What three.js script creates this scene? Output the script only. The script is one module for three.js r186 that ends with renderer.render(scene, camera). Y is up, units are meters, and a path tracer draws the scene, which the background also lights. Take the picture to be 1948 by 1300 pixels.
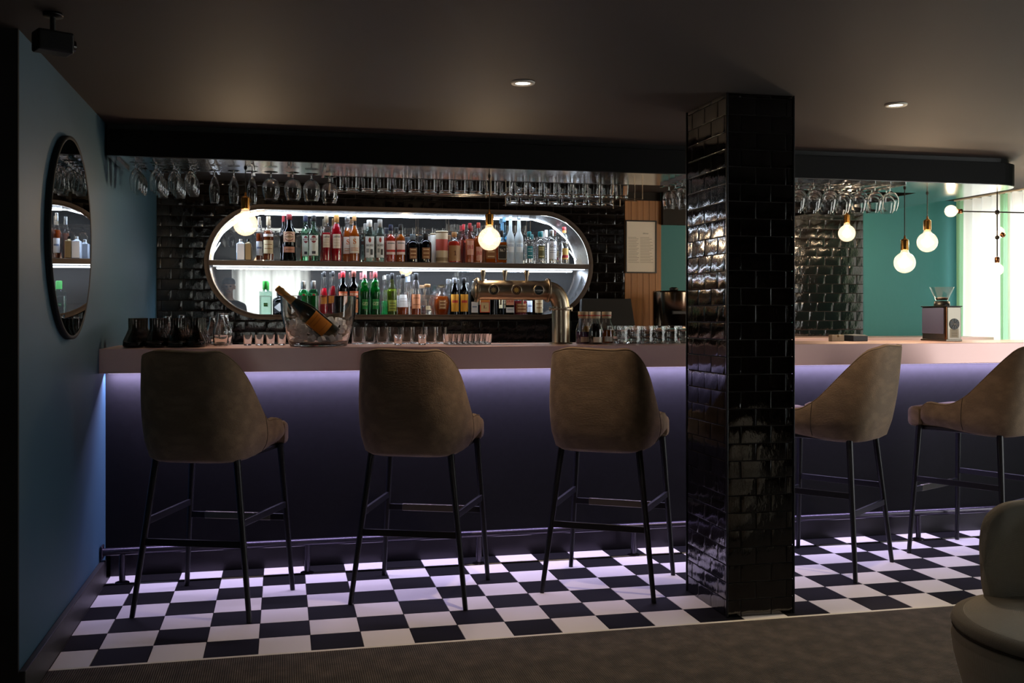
import * as THREE from 'three';
import { mergeGeometries, mergeVertices, toCreasedNormals } from 'three/addons/utils/BufferGeometryUtils.js';
import { RoundedBoxGeometry } from 'three/addons/geometries/RoundedBoxGeometry.js';
import { RectAreaLightUniformsLib } from 'three/addons/lights/RectAreaLightUniformsLib.js';
import { MarchingCubes } from 'three/addons/objects/MarchingCubes.js';

// ------------------------------------------------------------------ camera, sky, lights, exposure
// World: X along the bar (to the right), Y up, Z = -D where D is the distance towards the bar.
const scene = new THREE.Scene();
const FOCAL = 1932, CX = 974, CY = 599, EYE = 1.29, YAW = 0.22257;
const camera = new THREE.PerspectiveCamera(2 * Math.atan(650 / FOCAL) * 180 / Math.PI, 1948 / 1300, 0.05, 100);
camera.position.set(0, EYE, 0);
camera.rotation.y = -YAW;
camera.setViewOffset(1948, 1300, 0, 51, 1948, 1300);      // shifted lens: verticals stay vertical
camera.updateProjectionMatrix();
const renderer = new THREE.WebGLRenderer({ antialias: true });
renderer.toneMapping = THREE.LinearToneMapping;
renderer.toneMappingExposure = 1.08;
renderer.shadowMap.enabled = true;
RectAreaLightUniformsLib.init();
scene.background = new THREE.Color().setRGB(4.5, 4.65, 4.5);  // overcast daylight outside the curtained windows
const LED_BAR = { color: [0.66, 0.57, 1.0], strength: 170 };     // strip under the counter overhang
const LED_NICHE = { color: [0.72, 0.84, 1.0], strength: 280 };   // strips under the niche shelf
const SEQ = ['first', 'second', 'third', 'fourth', 'fifth', 'sixth', 'seventh', 'eighth', 'ninth', 'tenth', 'eleventh', 'twelfth', 'thirteenth', 'fourteenth', 'fifteenth', 'sixteenth', 'seventeenth', 'eighteenth', 'nineteenth', 'twentieth', 'twenty-first', 'twenty-second'];
const BULB = { color: [1.0, 0.78, 0.54], candela: 0.7 };
const DOWN = { color: [1.0, 0.76, 0.54], candela: 4.6 };

// ------------------------------------------------------------------ helpers
let seed = 20240611;
const rnd = () => { seed = (seed * 1664525 + 1013904223) >>> 0; return seed / 4294967296; };
const R = (a, b) => a + (b - a) * rnd();
const CS = Math.cos(YAW), SN = Math.sin(YAW);
function ray(u, v) { const a = (u - CX) / FOCAL; return [a * CS + SN, -(v - CY) / FOCAL, -a * SN + CS]; }
function atD(u, v, D) { const r = ray(u, v), t = D / r[2]; return [r[0] * t, EYE + r[1] * t]; }     // photo pixel on the plane at distance D
function depthOf(X, D) { return X * SN + D * CS; }
const mPerPx = (X, D) => depthOf(X, D) / FOCAL;
const V3 = (x, y, z) => new THREE.Vector3(x, y, z);
const taken = new Map();
function numbered(n) { const k = taken.get(n) ?? 0; taken.set(n, k + 1); return k ? n + '_' + String(k).padStart(3, '0') : n; }
function put(o) { o.name = numbered(o.name); scene.add(o); return o; }
function mesh(name, geo, mat, parent) {
  const m = new THREE.Mesh(Array.isArray(geo) ? join(geo) : geo, mat); m.castShadow = m.receiveShadow = true; m.name = name;
  if (parent) parent.add(m); else put(m);
  return m;
}
function join(list) {
  const l = list.map((g) => { const n = g.index ? g.toNonIndexed() : g; for (const k of Object.keys(n.attributes)) if (!['position', 'normal', 'uv'].includes(k)) n.deleteAttribute(k); return n; });
  return mergeGeometries(l);
}
function thing(name, label, category, pos = [0, 0, 0], turn = 0, group) {
  const g = new THREE.Group(); g.name = name; put(g); g.position.set(...pos); g.rotation.y = turn;
  g.userData = { label, category }; if (group) g.userData.group = group;
  return g;
}
function tag(o, label, category, group) { o.userData.label = label; o.userData.category = category; if (group) o.userData.group = group; return o; }
function struct(name, geo, mat) { const m = mesh(name, geo, mat); m.userData.kind = 'structure'; return m; }
function copyOf(root, pos, turn, label) {
  const c = root.clone(); c.name = root.userData.base ?? root.name.replace(/_\d{3}$/, ''); put(c); c.userData = { ...root.userData };
  c.position.set(...pos); c.rotation.y = turn; if (label) c.userData.label = label; return c;
}
function box(x0, x1, y0, y1, d0, d1) { const g = new THREE.BoxGeometry(x1 - x0, y1 - y0, d1 - d0); g.translate((x0 + x1) / 2, (y0 + y1) / 2, -(d0 + d1) / 2); return g; }
function rbox(x0, x1, y0, y1, d0, d1, r = 0.004, s = 2) { const g = new RoundedBoxGeometry(x1 - x0, y1 - y0, d1 - d0, s, r); g.translate((x0 + x1) / 2, (y0 + y1) / 2, -(d0 + d1) / 2); return g; }
function lathe(pts, seg = 20) { return new THREE.LatheGeometry(pts.map((p) => new THREE.Vector2(Math.max(p[0], 0), p[1])), seg); }
function rod(a, b, r0, r1 = r0, seg = 10) {
  const d = b.clone().sub(a), g = new THREE.CylinderGeometry(r1, r0, d.length(), seg);
  g.applyQuaternion(new THREE.Quaternion().setFromUnitVectors(V3(0, 1, 0), d.clone().normalize()));
  const m = a.clone().add(b).multiplyScalar(0.5); g.translate(m.x, m.y, m.z); return g;
}
function bar(a, b, w, h) {           // rectangular rail between two points
  const d = b.clone().sub(a), g = new RoundedBoxGeometry(w, h, d.length(), 1, Math.min(w, h) * 0.18);
  g.applyQuaternion(new THREE.Quaternion().setFromUnitVectors(V3(0, 0, 1), d.clone().normalize()));
  const m = a.clone().add(b).multiplyScalar(0.5); g.translate(m.x, m.y, m.z); return g;
}
function extrude(pts, depth, bevel = 0, holes = []) {
  const s = new THREE.Shape(pts.map((p) => new THREE.Vector2(...p)));
  for (const h of holes) s.holes.push(new THREE.Path(h.map((p) => new THREE.Vector2(...p))));
  return new THREE.ExtrudeGeometry(s, { depth: depth - 2 * bevel, bevelEnabled: bevel > 0, bevelSize: bevel, bevelThickness: bevel, bevelOffset: -bevel, bevelSegments: 3, curveSegments: 8 });
}
function plan(pts, y0, y1, bevel = 0) {      // polygon in (X, D) raised from y0 to y1
  const g = extrude(pts, y1 - y0, bevel); g.rotateX(-Math.PI / 2); g.translate(0, y0 + bevel, 0); return g;   // shape y -> -z = D
}

// ------------------------------------------------------------------ computed textures
function lattice(n, s) { const a = new Float32Array(n * n); let q = s; for (let i = 0; i < n * n; i++) { q = (q * 1664525 + 1013904223) >>> 0; a[i] = q / 4294967296; } return a; }
function noise(size, cells, s) {             // tiling value noise
  const L = lattice(cells, s), out = new Float32Array(size * size);
  for (let y = 0; y < size; y++) for (let x = 0; x < size; x++) {
    const fx = x / size * cells, fy = y / size * cells, x0 = Math.floor(fx), y0 = Math.floor(fy);
    let tx = fx - x0, ty = fy - y0; tx = tx * tx * (3 - 2 * tx); ty = ty * ty * (3 - 2 * ty);
    const x1 = (x0 + 1) % cells, y1 = (y0 + 1) % cells;
    out[y * size + x] = (L[y0 * cells + x0] * (1 - tx) + L[y0 * cells + x1] * tx) * (1 - ty) + (L[y1 * cells + x0] * (1 - tx) + L[y1 * cells + x1] * tx) * ty;
  }
  return out;
}
function fbm(size, cells, oct, s) { const o = new Float32Array(size * size); let a = 0.5, t = 0; for (let k = 0; k < oct; k++) { const n = noise(size, cells << k, s + k * 77); for (let i = 0; i < o.length; i++) o[i] += a * n[i]; t += a; a *= 0.5; } for (let i = 0; i < o.length; i++) o[i] /= t; return o; }
function tex(size, fn, srgb, rx = 1, ry = 1) {
  const d = new Uint8Array(size * size * 4);
  for (let y = 0; y < size; y++) for (let x = 0; x < size; x++) { const c = fn(x, y, y * size + x), i = (y * size + x) * 4; d[i] = c[0]; d[i + 1] = c[1]; d[i + 2] = c[2]; d[i + 3] = 255; }
  const t = new THREE.DataTexture(d, size, size); t.magFilter = THREE.LinearFilter; t.minFilter = THREE.LinearMipmapLinearFilter; t.generateMipmaps = true;
  t.wrapS = t.wrapT = THREE.RepeatWrapping; t.repeat.set(rx, ry); if (srgb) t.colorSpace = THREE.SRGBColorSpace; t.needsUpdate = true; return t;
}
const g3 = (v) => [v, v, v].map((x) => Math.max(0, Math.min(255, Math.round(x * 255))));
const nCoarse = fbm(256, 4, 4, 11), nFine = fbm(256, 16, 4, 23), nVel = fbm(512, 5, 5, 37), nGrain = fbm(512, 64, 2, 51);
const plasterBump = tex(256, (x, y, i) => g3(nFine[i]), false, 3, 3);
const glazeBump = tex(256, (x, y, i) => g3(0.62 * nCoarse[i] + 0.38 * nFine[i]), false, 1.4, 1);
const velvetMap = tex(512, (x, y, i) => { const v = Math.max(0, Math.min(1, (nVel[i] - 0.36) * 3.4)); const s = 0.94 + 0.12 * v + 0.1 * (nGrain[i] - 0.5); return [118 * s, 98 * s, 77 * s].map((q) => Math.min(255, q)); }, true, 5, 4);
const velvetBump = tex(512, (x, y, i) => g3(0.5 * nVel[i] + 0.5 * nGrain[i]), false, 5, 4);
const panelMap = tex(512, (x, y, i) => { const v = 0.8 + 0.4 * nGrain[i] + (nVel[i] > 0.62 ? 0.15 : 0); return [13 * v, 12.5 * v, 15 * v]; }, true, 0.9, 0.9);
const carpetSize = 512;
const carpetH = new Float32Array(carpetSize * carpetSize);
for (let y = 0; y < carpetSize; y++) for (let x = 0; x < carpetSize; x++) {      // ribs of small loops, 32 x 32 loops in a square of 0.26 m
  const cx = x / 16, cy = y / 16 + 0.5 * (Math.floor(cx) % 2), lx = cx - Math.floor(cx) - 0.5, ly = cy - Math.floor(cy) - 0.5;
  carpetH[y * carpetSize + x] = Math.max(0, 1 - 3.4 * (lx * lx * 1.2 + ly * ly * 0.8)) * (0.75 + 0.5 * nGrain[y * 512 + x]);
}
const carpetMap = tex(512, (x, y, i) => { const v = 0.62 + 0.5 * carpetH[i] + 0.5 * (nVel[i] - 0.5); return [86 * v, 77 * v, 68 * v]; }, true);
const carpetBump = tex(512, (x, y, i) => g3(carpetH[i]), false);
for (const t of [carpetMap, carpetBump]) t.repeat.set(1 / 0.26, 1 / 0.26);
const woodMap = tex(512, (x, y, i) => { const g = 0.5 + 0.5 * Math.sin(x * 0.42 + 5 * nVel[(y >> 3) * 512 + x]) , v = 0.82 + 0.16 * g + 0.2 * (nGrain[(y >> 4) * 512 + x] - 0.5); const joint = x % 64 < 2 ? 0.7 : 1; return [176 * v * joint, 124 * v * joint, 76 * v * joint]; }, true);
const fabricBump = tex(256, (x, y, i) => g3(0.5 + 0.25 * Math.sin(x * 0.785) + 0.25 * Math.sin(y * 0.785)), false, 8, 8);

// ------------------------------------------------------------------ materials
const M = {};
const std = (o) => new THREE.MeshStandardMaterial(o), phy = (o) => new THREE.MeshPhysicalMaterial(o);
M.teal = std({ color: '#2c7478', roughness: 0.6, bumpMap: plasterBump, bumpScale: 0.0004 });
M.petrol = std({ color: '#25485a', roughness: 0.6, bumpMap: plasterBump, bumpScale: 0.0004 });
M.dark = std({ color: '#17130f', roughness: 0.8 });
M.ceiling = std({ color: '#2a211d', roughness: 0.7, bumpMap: plasterBump, bumpScale: 0.0003 });
M.darkBase = std({ color: '#2b2926', roughness: 0.45 });
M.loungeWall = std({ color: '#5d5148', roughness: 0.8 });
M.grout = std({ color: '#1d1b1a', roughness: 0.9 });
M.glaze = phy({ color: '#0d0a09', roughness: 0.09, ior: 1.6, bumpMap: glazeBump, bumpScale: 0.0009, clearcoat: 0.3, clearcoatRoughness: 0.04 });
M.blackMetal = std({ color: '#15141a', roughness: 0.38, metalness: 0.35 });
M.railMetal = std({ color: '#4a4650', roughness: 0.32, metalness: 0.85 });
M.fascia = phy({ color: '#100f0e', roughness: 0.6, specularIntensity: 0.3 });
M.soffit = std({ color: '#b9bbbd', roughness: 0.16, metalness: 1 });
M.panel = phy({ map: panelMap, roughness: 0.7, specularIntensity: 0.35 });
M.plinth = std({ color: '#2e2b30', roughness: 0.3, metalness: 0.7 });
M.counter = phy({ color: '#dfb9b5', roughness: 0.42, metalness: 0.5, clearcoat: 0.15, clearcoatRoughness: 0.1 });
M.whiteTile = std({ color: '#e2ddd6', roughness: 0.3 });
M.whiteTile2 = std({ color: '#dad6d2', roughness: 0.36 });
M.blackTile = phy({ color: '#100f11', roughness: 0.7, specularIntensity: 0.2 });
M.blackTile2 = phy({ color: '#141314', roughness: 0.62, specularIntensity: 0.2 });
M.floorGrout = std({ color: '#4b4845', roughness: 0.9 });
M.carpet = std({ map: carpetMap, roughness: 1, bumpMap: carpetBump, bumpScale: 0.003 });
M.velvet = phy({ map: velvetMap, roughness: 0.85, bumpMap: velvetBump, bumpScale: 0.0015, sheen: 0.5, sheenColor: new THREE.Color('#b3a28c'), sheenRoughness: 0.45 });
M.seam = std({ color: '#3a3128', roughness: 0.9 });
M.steel = std({ color: '#b9ab96', roughness: 0.32, metalness: 1 });
M.steelDark = std({ color: '#7d766c', roughness: 0.3, metalness: 1 });
M.bronze = std({ color: '#5b5049', roughness: 0.42, metalness: 0.7 });
M.nicheMetal = std({ color: '#c3c5c9', roughness: 0.22, metalness: 1 });
M.hazyMirror = std({ color: '#e8e8e8', roughness: 0.0, metalness: 0.978 });
M.mirror = std({ color: '#e8e8e8', roughness: 0.0, metalness: 1 });
M.brass = std({ color: '#a9783a', roughness: 0.25, metalness: 1 });
M.copper = std({ color: '#a86f4a', roughness: 0.22, metalness: 1 });
M.cord = std({ color: '#0c0b0b', roughness: 0.7 });
M.glass = phy({ color: '#ffffff', roughness: 0.02, transmission: 1, thickness: 0, ior: 1.72, side: THREE.DoubleSide });
M.crystal = phy({ color: '#ffffff', roughness: 0.0, transmission: 1, thickness: 0.002, ior: 1.5 });
M.glassTint = phy({ color: '#dcebe6', roughness: 0.02, transmission: 1, thickness: 0, ior: 1.55, side: THREE.DoubleSide });
M.smoke = phy({ color: '#ffffff', roughness: 0.0, transmission: 1, thickness: 0.003, ior: 1.52, attenuationColor: new THREE.Color('#5a4638'), attenuationDistance: 0.008 });
M.frost = phy({ color: '#eef6f8', roughness: 0.75, transmission: 0.75, thickness: 0, ior: 1.5, side: THREE.DoubleSide });
M.bulbGlass = phy({ color: '#fff6ea', roughness: 0.18, transmission: 1, thickness: 0, ior: 1.5, side: THREE.DoubleSide });
M.bulbGlow = std({ color: '#fff2dd', emissive: new THREE.Color(1.0, 0.82, 0.6), emissiveIntensity: 5.0, roughness: 0.6 });
M.ledBar = std({ color: '#ffffff', emissive: new THREE.Color(0.82, 0.74, 1.0), emissiveIntensity: 1.5 });
M.ledNiche = std({ color: '#ffffff', emissive: new THREE.Color(0.86, 0.93, 1.0), emissiveIntensity: 2.2 });
M.ledTop = std({ color: '#ffffff', emissive: new THREE.Color(0.86, 0.93, 1.0), emissiveIntensity: 0.9 });
M.downGlow = std({ color: '#ffffff', emissive: new THREE.Color(1.0, 0.9, 0.78), emissiveIntensity: 6 });
M.curtain = phy({ color: '#f0f2f0', roughness: 0.95, transmission: 0.46, thickness: 0, side: THREE.DoubleSide });
M.curtainMint = phy({ color: '#9fd4ae', roughness: 0.95, transmission: 0.4, thickness: 0, side: THREE.DoubleSide });
M.windowGlass = phy({ color: '#ffffff', roughness: 0, transmission: 1, thickness: 0, ior: 1.45, side: THREE.DoubleSide });
M.frameWood = std({ color: '#7a624a', roughness: 0.6 });
M.wood = std({ map: woodMap, roughness: 0.5 });
M.trimWhite = std({ color: '#d9d4c4', roughness: 0.5 });
M.greyFabric = std({ color: '#b9b2a2', roughness: 0.95, bumpMap: fabricBump, bumpScale: 0.0012 });
M.black = std({ color: '#0d0d0e', roughness: 0.4 });
M.ice = phy({ color: '#f6f9ff', roughness: 0.2, transmission: 0.45, thickness: 0, ior: 1.5, side: THREE.DoubleSide });

// ------------------------------------------------------------------ room dimensions
const WX = -0.85, CEIL = 2.235, BACK = 7.42, RX = 5.5, REAR = -3.0, LX = -3.6, CORNER = 3.63;
const BARF = 5.14, BARB = 5.75, TOP = 1.127, PANEL = 5.33, FASC = 5.30, SOFF = 2.07;

// floor: checker tiles in front of the bar, carpet in the lounge
{
  const floor = struct('floor', [box(LX, RX + 0.2, -0.2, -0.006, REAR - 0.2, 7.9)], M.floorGrout);
  const geos = new Map();
  for (let j = 0; j < 7; j++) for (let i = -4; i < 28; i++) {
    let x0 = i * 0.2 - 0.0897, x1 = x0 + 0.2, d0 = 3.969 + j * 0.2, d1 = d0 + 0.2;
    x0 = Math.max(x0, -0.826); x1 = Math.min(x1, RX - 0.02); d1 = Math.min(d1, 5.36); if (x1 - x0 < 0.02) continue;
    const k = (x1 - x0).toFixed(3) + (d1 - d0).toFixed(3);
    if (!geos.has(k)) geos.set(k, rbox(-(x1 - x0) / 2 + 0.0012, (x1 - x0) / 2 - 0.0012, -0.006, 0, -(d1 - d0) / 2 + 0.0012, (d1 - d0) / 2 - 0.0012, 0.001, 1));
    const t = mesh('tile', geos.get(k), (i + j) % 2 === 0 ? (rnd() < 0.5 ? M.whiteTile : M.whiteTile2) : (rnd() < 0.5 ? M.blackTile : M.blackTile2), floor);
    t.position.set((x0 + x1) / 2, 0, -(d0 + d1) / 2);
  }
  mesh('edge_strip', [rbox(-0.826, RX, -0.006, 0.002, 3.951, 3.969, 0.002, 1)], M.trimWhite, floor);
  const patch = (x0, x1, d0, d1) => { const g = new THREE.PlaneGeometry(x1 - x0, d1 - d0); g.rotateX(-Math.PI / 2); g.translate((x0 + x1) / 2, 0.001, -(d0 + d1) / 2); const p = g.attributes.position, uv = g.attributes.uv; for (let i = 0; i < uv.count; i++) uv.setXY(i, p.getX(i), p.getZ(i)); return g; };
  const cg = [patch(LX + 0.002, RX - 0.002, REAR + 0.002, CORNER - 0.002), patch(WX + 0.026, RX - 0.002, CORNER - 0.002, 3.951)];
  const carpet = mesh('carpet', cg, M.carpet); tag(carpet, 'dark brown ribbed carpet in front of the checkered tiles', 'carpet');
}
struct('ceiling', [box(LX - 0.2, RX + 0.2, CEIL, CEIL + 0.2, REAR - 0.2, 7.9)], M.ceiling);
struct('wall_left', [box(WX - 0.25, WX, 0, CEIL, CORNER + 0.012, 7.9)], M.petrol);
struct('wall_corner', [box(LX - 0.2, WX - 0.0005, 0, CEIL, CORNER, CORNER + 0.012), box(LX - 0.2, WX - 0.25, 0, CEIL, CORNER + 0.012, CORNER + 0.2)], M.dark);
struct('wall_lounge', [box(LX - 0.2, LX, 0, CEIL, REAR, CORNER)], M.loungeWall);
struct('baseboard_left', [rbox(WX, WX + 0.024, 0, 0.11, CORNER, 5.2, 0.004)], M.darkBase);

// back wall with the stadium opening for the niche
const NI = { x0: -0.532, x1: 2.302, y0: 1.256, y1: 2.07, front: 7.38, back: 7.575, t: 0.026 };
NI.r = (NI.y1 - NI.y0) / 2; NI.cy = (NI.y0 + NI.y1) / 2;
function stadium(inset, n = 28, cw = false) {
  const r = NI.r - inset, pts = [];
  for (let k = 0; k <= n; k++) { const a = -Math.PI / 2 + Math.PI * k / n; pts.push([NI.x1 - NI.r + r * Math.cos(a), NI.cy + r * Math.sin(a)]); }
  for (let k = 0; k <= n; k++) { const a = Math.PI / 2 + Math.PI * k / n; pts.push([NI.x0 + NI.r + r * Math.cos(a), NI.cy + r * Math.sin(a)]); }
  return cw ? pts.reverse() : pts;
}
{
  const rect = (a, b, c, d) => [[a, c], [b, c], [b, d], [a, d]];
  const g = extrude(rect(WX, 2.567, 0, CEIL), 0.25, 0, [stadium(0.004, 28, true)]); g.translate(0, 0, -(BACK + 0.006 + 0.25));
  const wall = struct('wall_back', [g, box(3.98, 4.607, 0, CEIL, BACK + 0.006, BACK + 0.256), box(WX, RX + 0.2, 0, CEIL, 7.68, 7.9)], M.grout);
  // glazed tiles, each with its own uneven surface
  const TH = 0.0739, TW = 0.141;
  const variants = [];
  for (let v = 0; v < 6; v++) variants.push(tileShape(TW - 0.003, TH - 0.003, 8, 4, v));
  function tileShape(w, h, nx, ny, v) {
    const g = new THREE.PlaneGeometry(w, h, nx, ny), p = g.attributes.position, a = R(0, 6), b = R(0, 6), c = R(0.7, 1.3), tx = R(-0.0009, 0.0009), ty = R(-0.0009, 0.0009);
    for (let i = 0; i < p.count; i++) {
      const x = p.getX(i) / w * 2, y = p.getY(i) / h * 2, edge = Math.max(Math.abs(x), Math.abs(y)) > 0.999, ix = 1 - 2 / nx, iy = 1 - 2 / ny;
      if (!edge || Math.abs(x) < 0.999) p.setX(i, x / ix * (w / 2 - 0.0018)); if (!edge || Math.abs(y) < 0.999) p.setY(i, y / iy * (h / 2 - 0.0018));
      p.setZ(i, edge ? -0.0016 : 0.0007 * Math.sin(a + 5 * x * c) * Math.cos(b + 2.6 * y) + tx * x + ty * y);
    }
    const uv = g.attributes.uv, ox = R(0, 1), oy = R(0, 1); for (let i = 0; i < uv.count; i++) uv.setXY(i, uv.getX(i) + ox, uv.getY(i) * 0.6 + oy);
    g.computeVertexNormals(); return g;
  }
  // lays running-bond rows on a face; place(tile, s, y) sets a tile at distance s along the face
  function lay(parent, s0, s1, y0, y1, shift, place, cut) {
    let row = 0;
    for (let y = y0; y < y1 - 0.01; y += TH, row++) {
      let s = s0 - TW + ((shift + row * TW / 2) % TW);
      for (; s < s1; s += TW) {
        const a = Math.max(s, s0), b = Math.min(s + TW, s1), h = Math.min(TH, y1 - y); if (b - a < 0.012) continue;
        let geo = variants[Math.floor(rnd() * 6)], sx = (b - a - 0.003) / (TW - 0.003), sy = (h - 0.003) / (TH - 0.003);
        if (cut) { const c = cut(geo, (a + b) / 2, y + h / 2, sx, sy); if (!c) continue; if (c !== geo) { geo = c; } }
        const t = mesh('tile', geo, M.glaze, parent); t.scale.set(sx, sy, 1); place(t, (a + b) / 2, y + h / 2);
      }
    }
  }
  const inside = (x, y, r) => { const qx = Math.min(Math.max(x, NI.x0 + NI.r), NI.x1 - NI.r); return Math.hypot(x - qx, y - NI.cy) < r; };
  const rc = NI.r - 0.013;
  lay(wall, WX, 2.567, 1.02, CEIL, 0.03, (t, s, y) => t.position.set(s, y, -BACK), (geo, cx, cy, sx, sy) => {
    const w = TW * sx / 2, h = TH * sy / 2; let n = 0;
    for (const [dx, dy] of [[-1, -1], [1, -1], [1, 1], [-1, 1], [0, -1], [0, 1], [-1, 0], [1, 0], [0, 0]]) if (inside(cx + dx * w, cy + dy * h, rc)) n++;
    if (n === 9) return null; if (n === 0) return geo;
    const f = tileShape(TW - 0.003, TH - 0.003, 16, 8, 0), p = f.attributes.position;
    for (let i = 0; i < p.count; i++) {
      const x = cx + p.getX(i) * sx, y = cy + p.getY(i) * sy; if (!inside(x, y, rc)) continue;
      const qx = Math.min(Math.max(x, NI.x0 + NI.r), NI.x1 - NI.r), l = Math.hypot(x - qx, y - NI.cy) || 1;
      p.setXY(i, (qx + (x - qx) / l * rc - cx) / sx, (NI.cy + (y - NI.cy) / l * rc - cy) / sy);
    }
    f.computeVertexNormals(); return f;
  });
  lay(wall, 3.98, 4.607, 1.02, CEIL, 0.07, (t, s, y) => t.position.set(s, y, -BACK));
  // the free-standing pillar
  const px0 = 1.845, px1 = 2.155, d0 = 4.01, d1 = 4.45;
  const pillar = thing('tiled_pillar', 'square pillar clad in glossy black wavy tiles', 'pillar', [(px0 + px1) / 2, 0, -(d0 + d1) / 2]);
  const ox = (px0 + px1) / 2, od = (d0 + d1) / 2;
  mesh('core', box(px0 - ox + 0.006, px1 - ox - 0.006, 0, CEIL, d0 - od + 0.006, d1 - od - 0.006), M.grout, pillar);
  lay(pillar, px0 + 0.004, px1 - 0.004, 0.0, CEIL, 0.06, (t, s, y) => t.position.set(s - ox, y, od - d0));
  lay(pillar, d0 + 0.004, d1 - 0.004, 0.0, CEIL, 0.02, (t, s, y) => { t.position.set(px0 - ox, y, od - s); t.rotation.y = -Math.PI / 2; });
  lay(pillar, d0 + 0.004, d1 - 0.004, 0.0, CEIL, 0.05, (t, s, y) => { t.position.set(px1 - ox, y, od - s); t.rotation.y = Math.PI / 2; });
  lay(pillar, px0 + 0.004, px1 - 0.004, 0.0, CEIL, 0.09, (t, s, y) => { t.position.set(s - ox, y, od - d1); t.rotation.y = Math.PI; });
  for (const [x, d] of [[px0, d0], [px1, d0], [px0, d1], [px1, d1]]) mesh('corner_trim', rbox(x - ox - 0.004, x - ox + 0.004, 0, CEIL, d - od - 0.004, d - od + 0.004, 0.002), M.blackMetal, pillar);
}
// teal back wall, wood panel, dark lintel
struct('wall_teal', [box(2.862, 3.98, 0, CEIL, BACK, 7.68), box(4.607, RX + 0.2, 0, CEIL, BACK, 7.68)], M.teal);
{
  const w = new THREE.Group(); w.name = 'wall_wood'; scene.add(w); w.userData.kind = 'structure';
  mesh('backing', box(2.567, 2.862, 0, CEIL, BACK + 0.01, 7.68), M.dark, w);
  const n = 6, pw = 0.295 / n;
  for (let k = 0; k < n; k++) { const g = rbox(2.567 + k * pw + 0.0008, 2.567 + (k + 1) * pw - 0.0008, 0.9, 2.17, BACK - 0.008, BACK + 0.01, 0.0015, 1), uv = g.attributes.uv; for (let i = 0; i < uv.count; i++) uv.setX(i, uv.getX(i) * 0.12 + k * 0.13 + 0.015); mesh('plank', g, M.wood, w); }
  struct('trim_1', [box(2.862, 3.98, 1.985, CEIL, BACK - 0.05, BACK - 0.0005)], M.dark);
}
// right wall with the curtained window front, rear wall with a window
function wallWithOpening(name, axis, at, thick, a0, a1, o0, o1, y0, y1, mat) {
  const mk = (p, q, c, d) => axis === 'x' ? box(at, at + thick, c, d, p, q) : box(p, q, c, d, at - thick, at);
  struct(name, [mk(a0, o0, 0, CEIL), mk(o1, a1, 0, CEIL), mk(o0, o1, 0, y0), mk(o0, o1, y1, CEIL)], mat);
}
const WIN = { d0: 5.95, d1: 7.3, y0: 0.08, y1: 2.2 }, WIN3 = { d0: 1.9, d1: 4.1 };
wallWithOpening('wall_right', 'x', RX, 0.2, WIN3.d1 + 0.6, 7.68, WIN.d0, WIN.d1, WIN.y0, WIN.y1, M.teal);
wallWithOpening('wall_lounge_right', 'x', RX, 0.2, REAR, WIN3.d1 + 0.6, WIN3.d0, WIN3.d1, WIN.y0, WIN.y1, M.loungeWall);
const BWIN = { x0: -0.78, x1: 0.42, y0: 0.25, y1: 2.12 };
wallWithOpening('wall_rear', 'z', REAR, 0.2, LX, RX, BWIN.x0, BWIN.x1, BWIN.y0, BWIN.y1, M.loungeWall);
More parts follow.
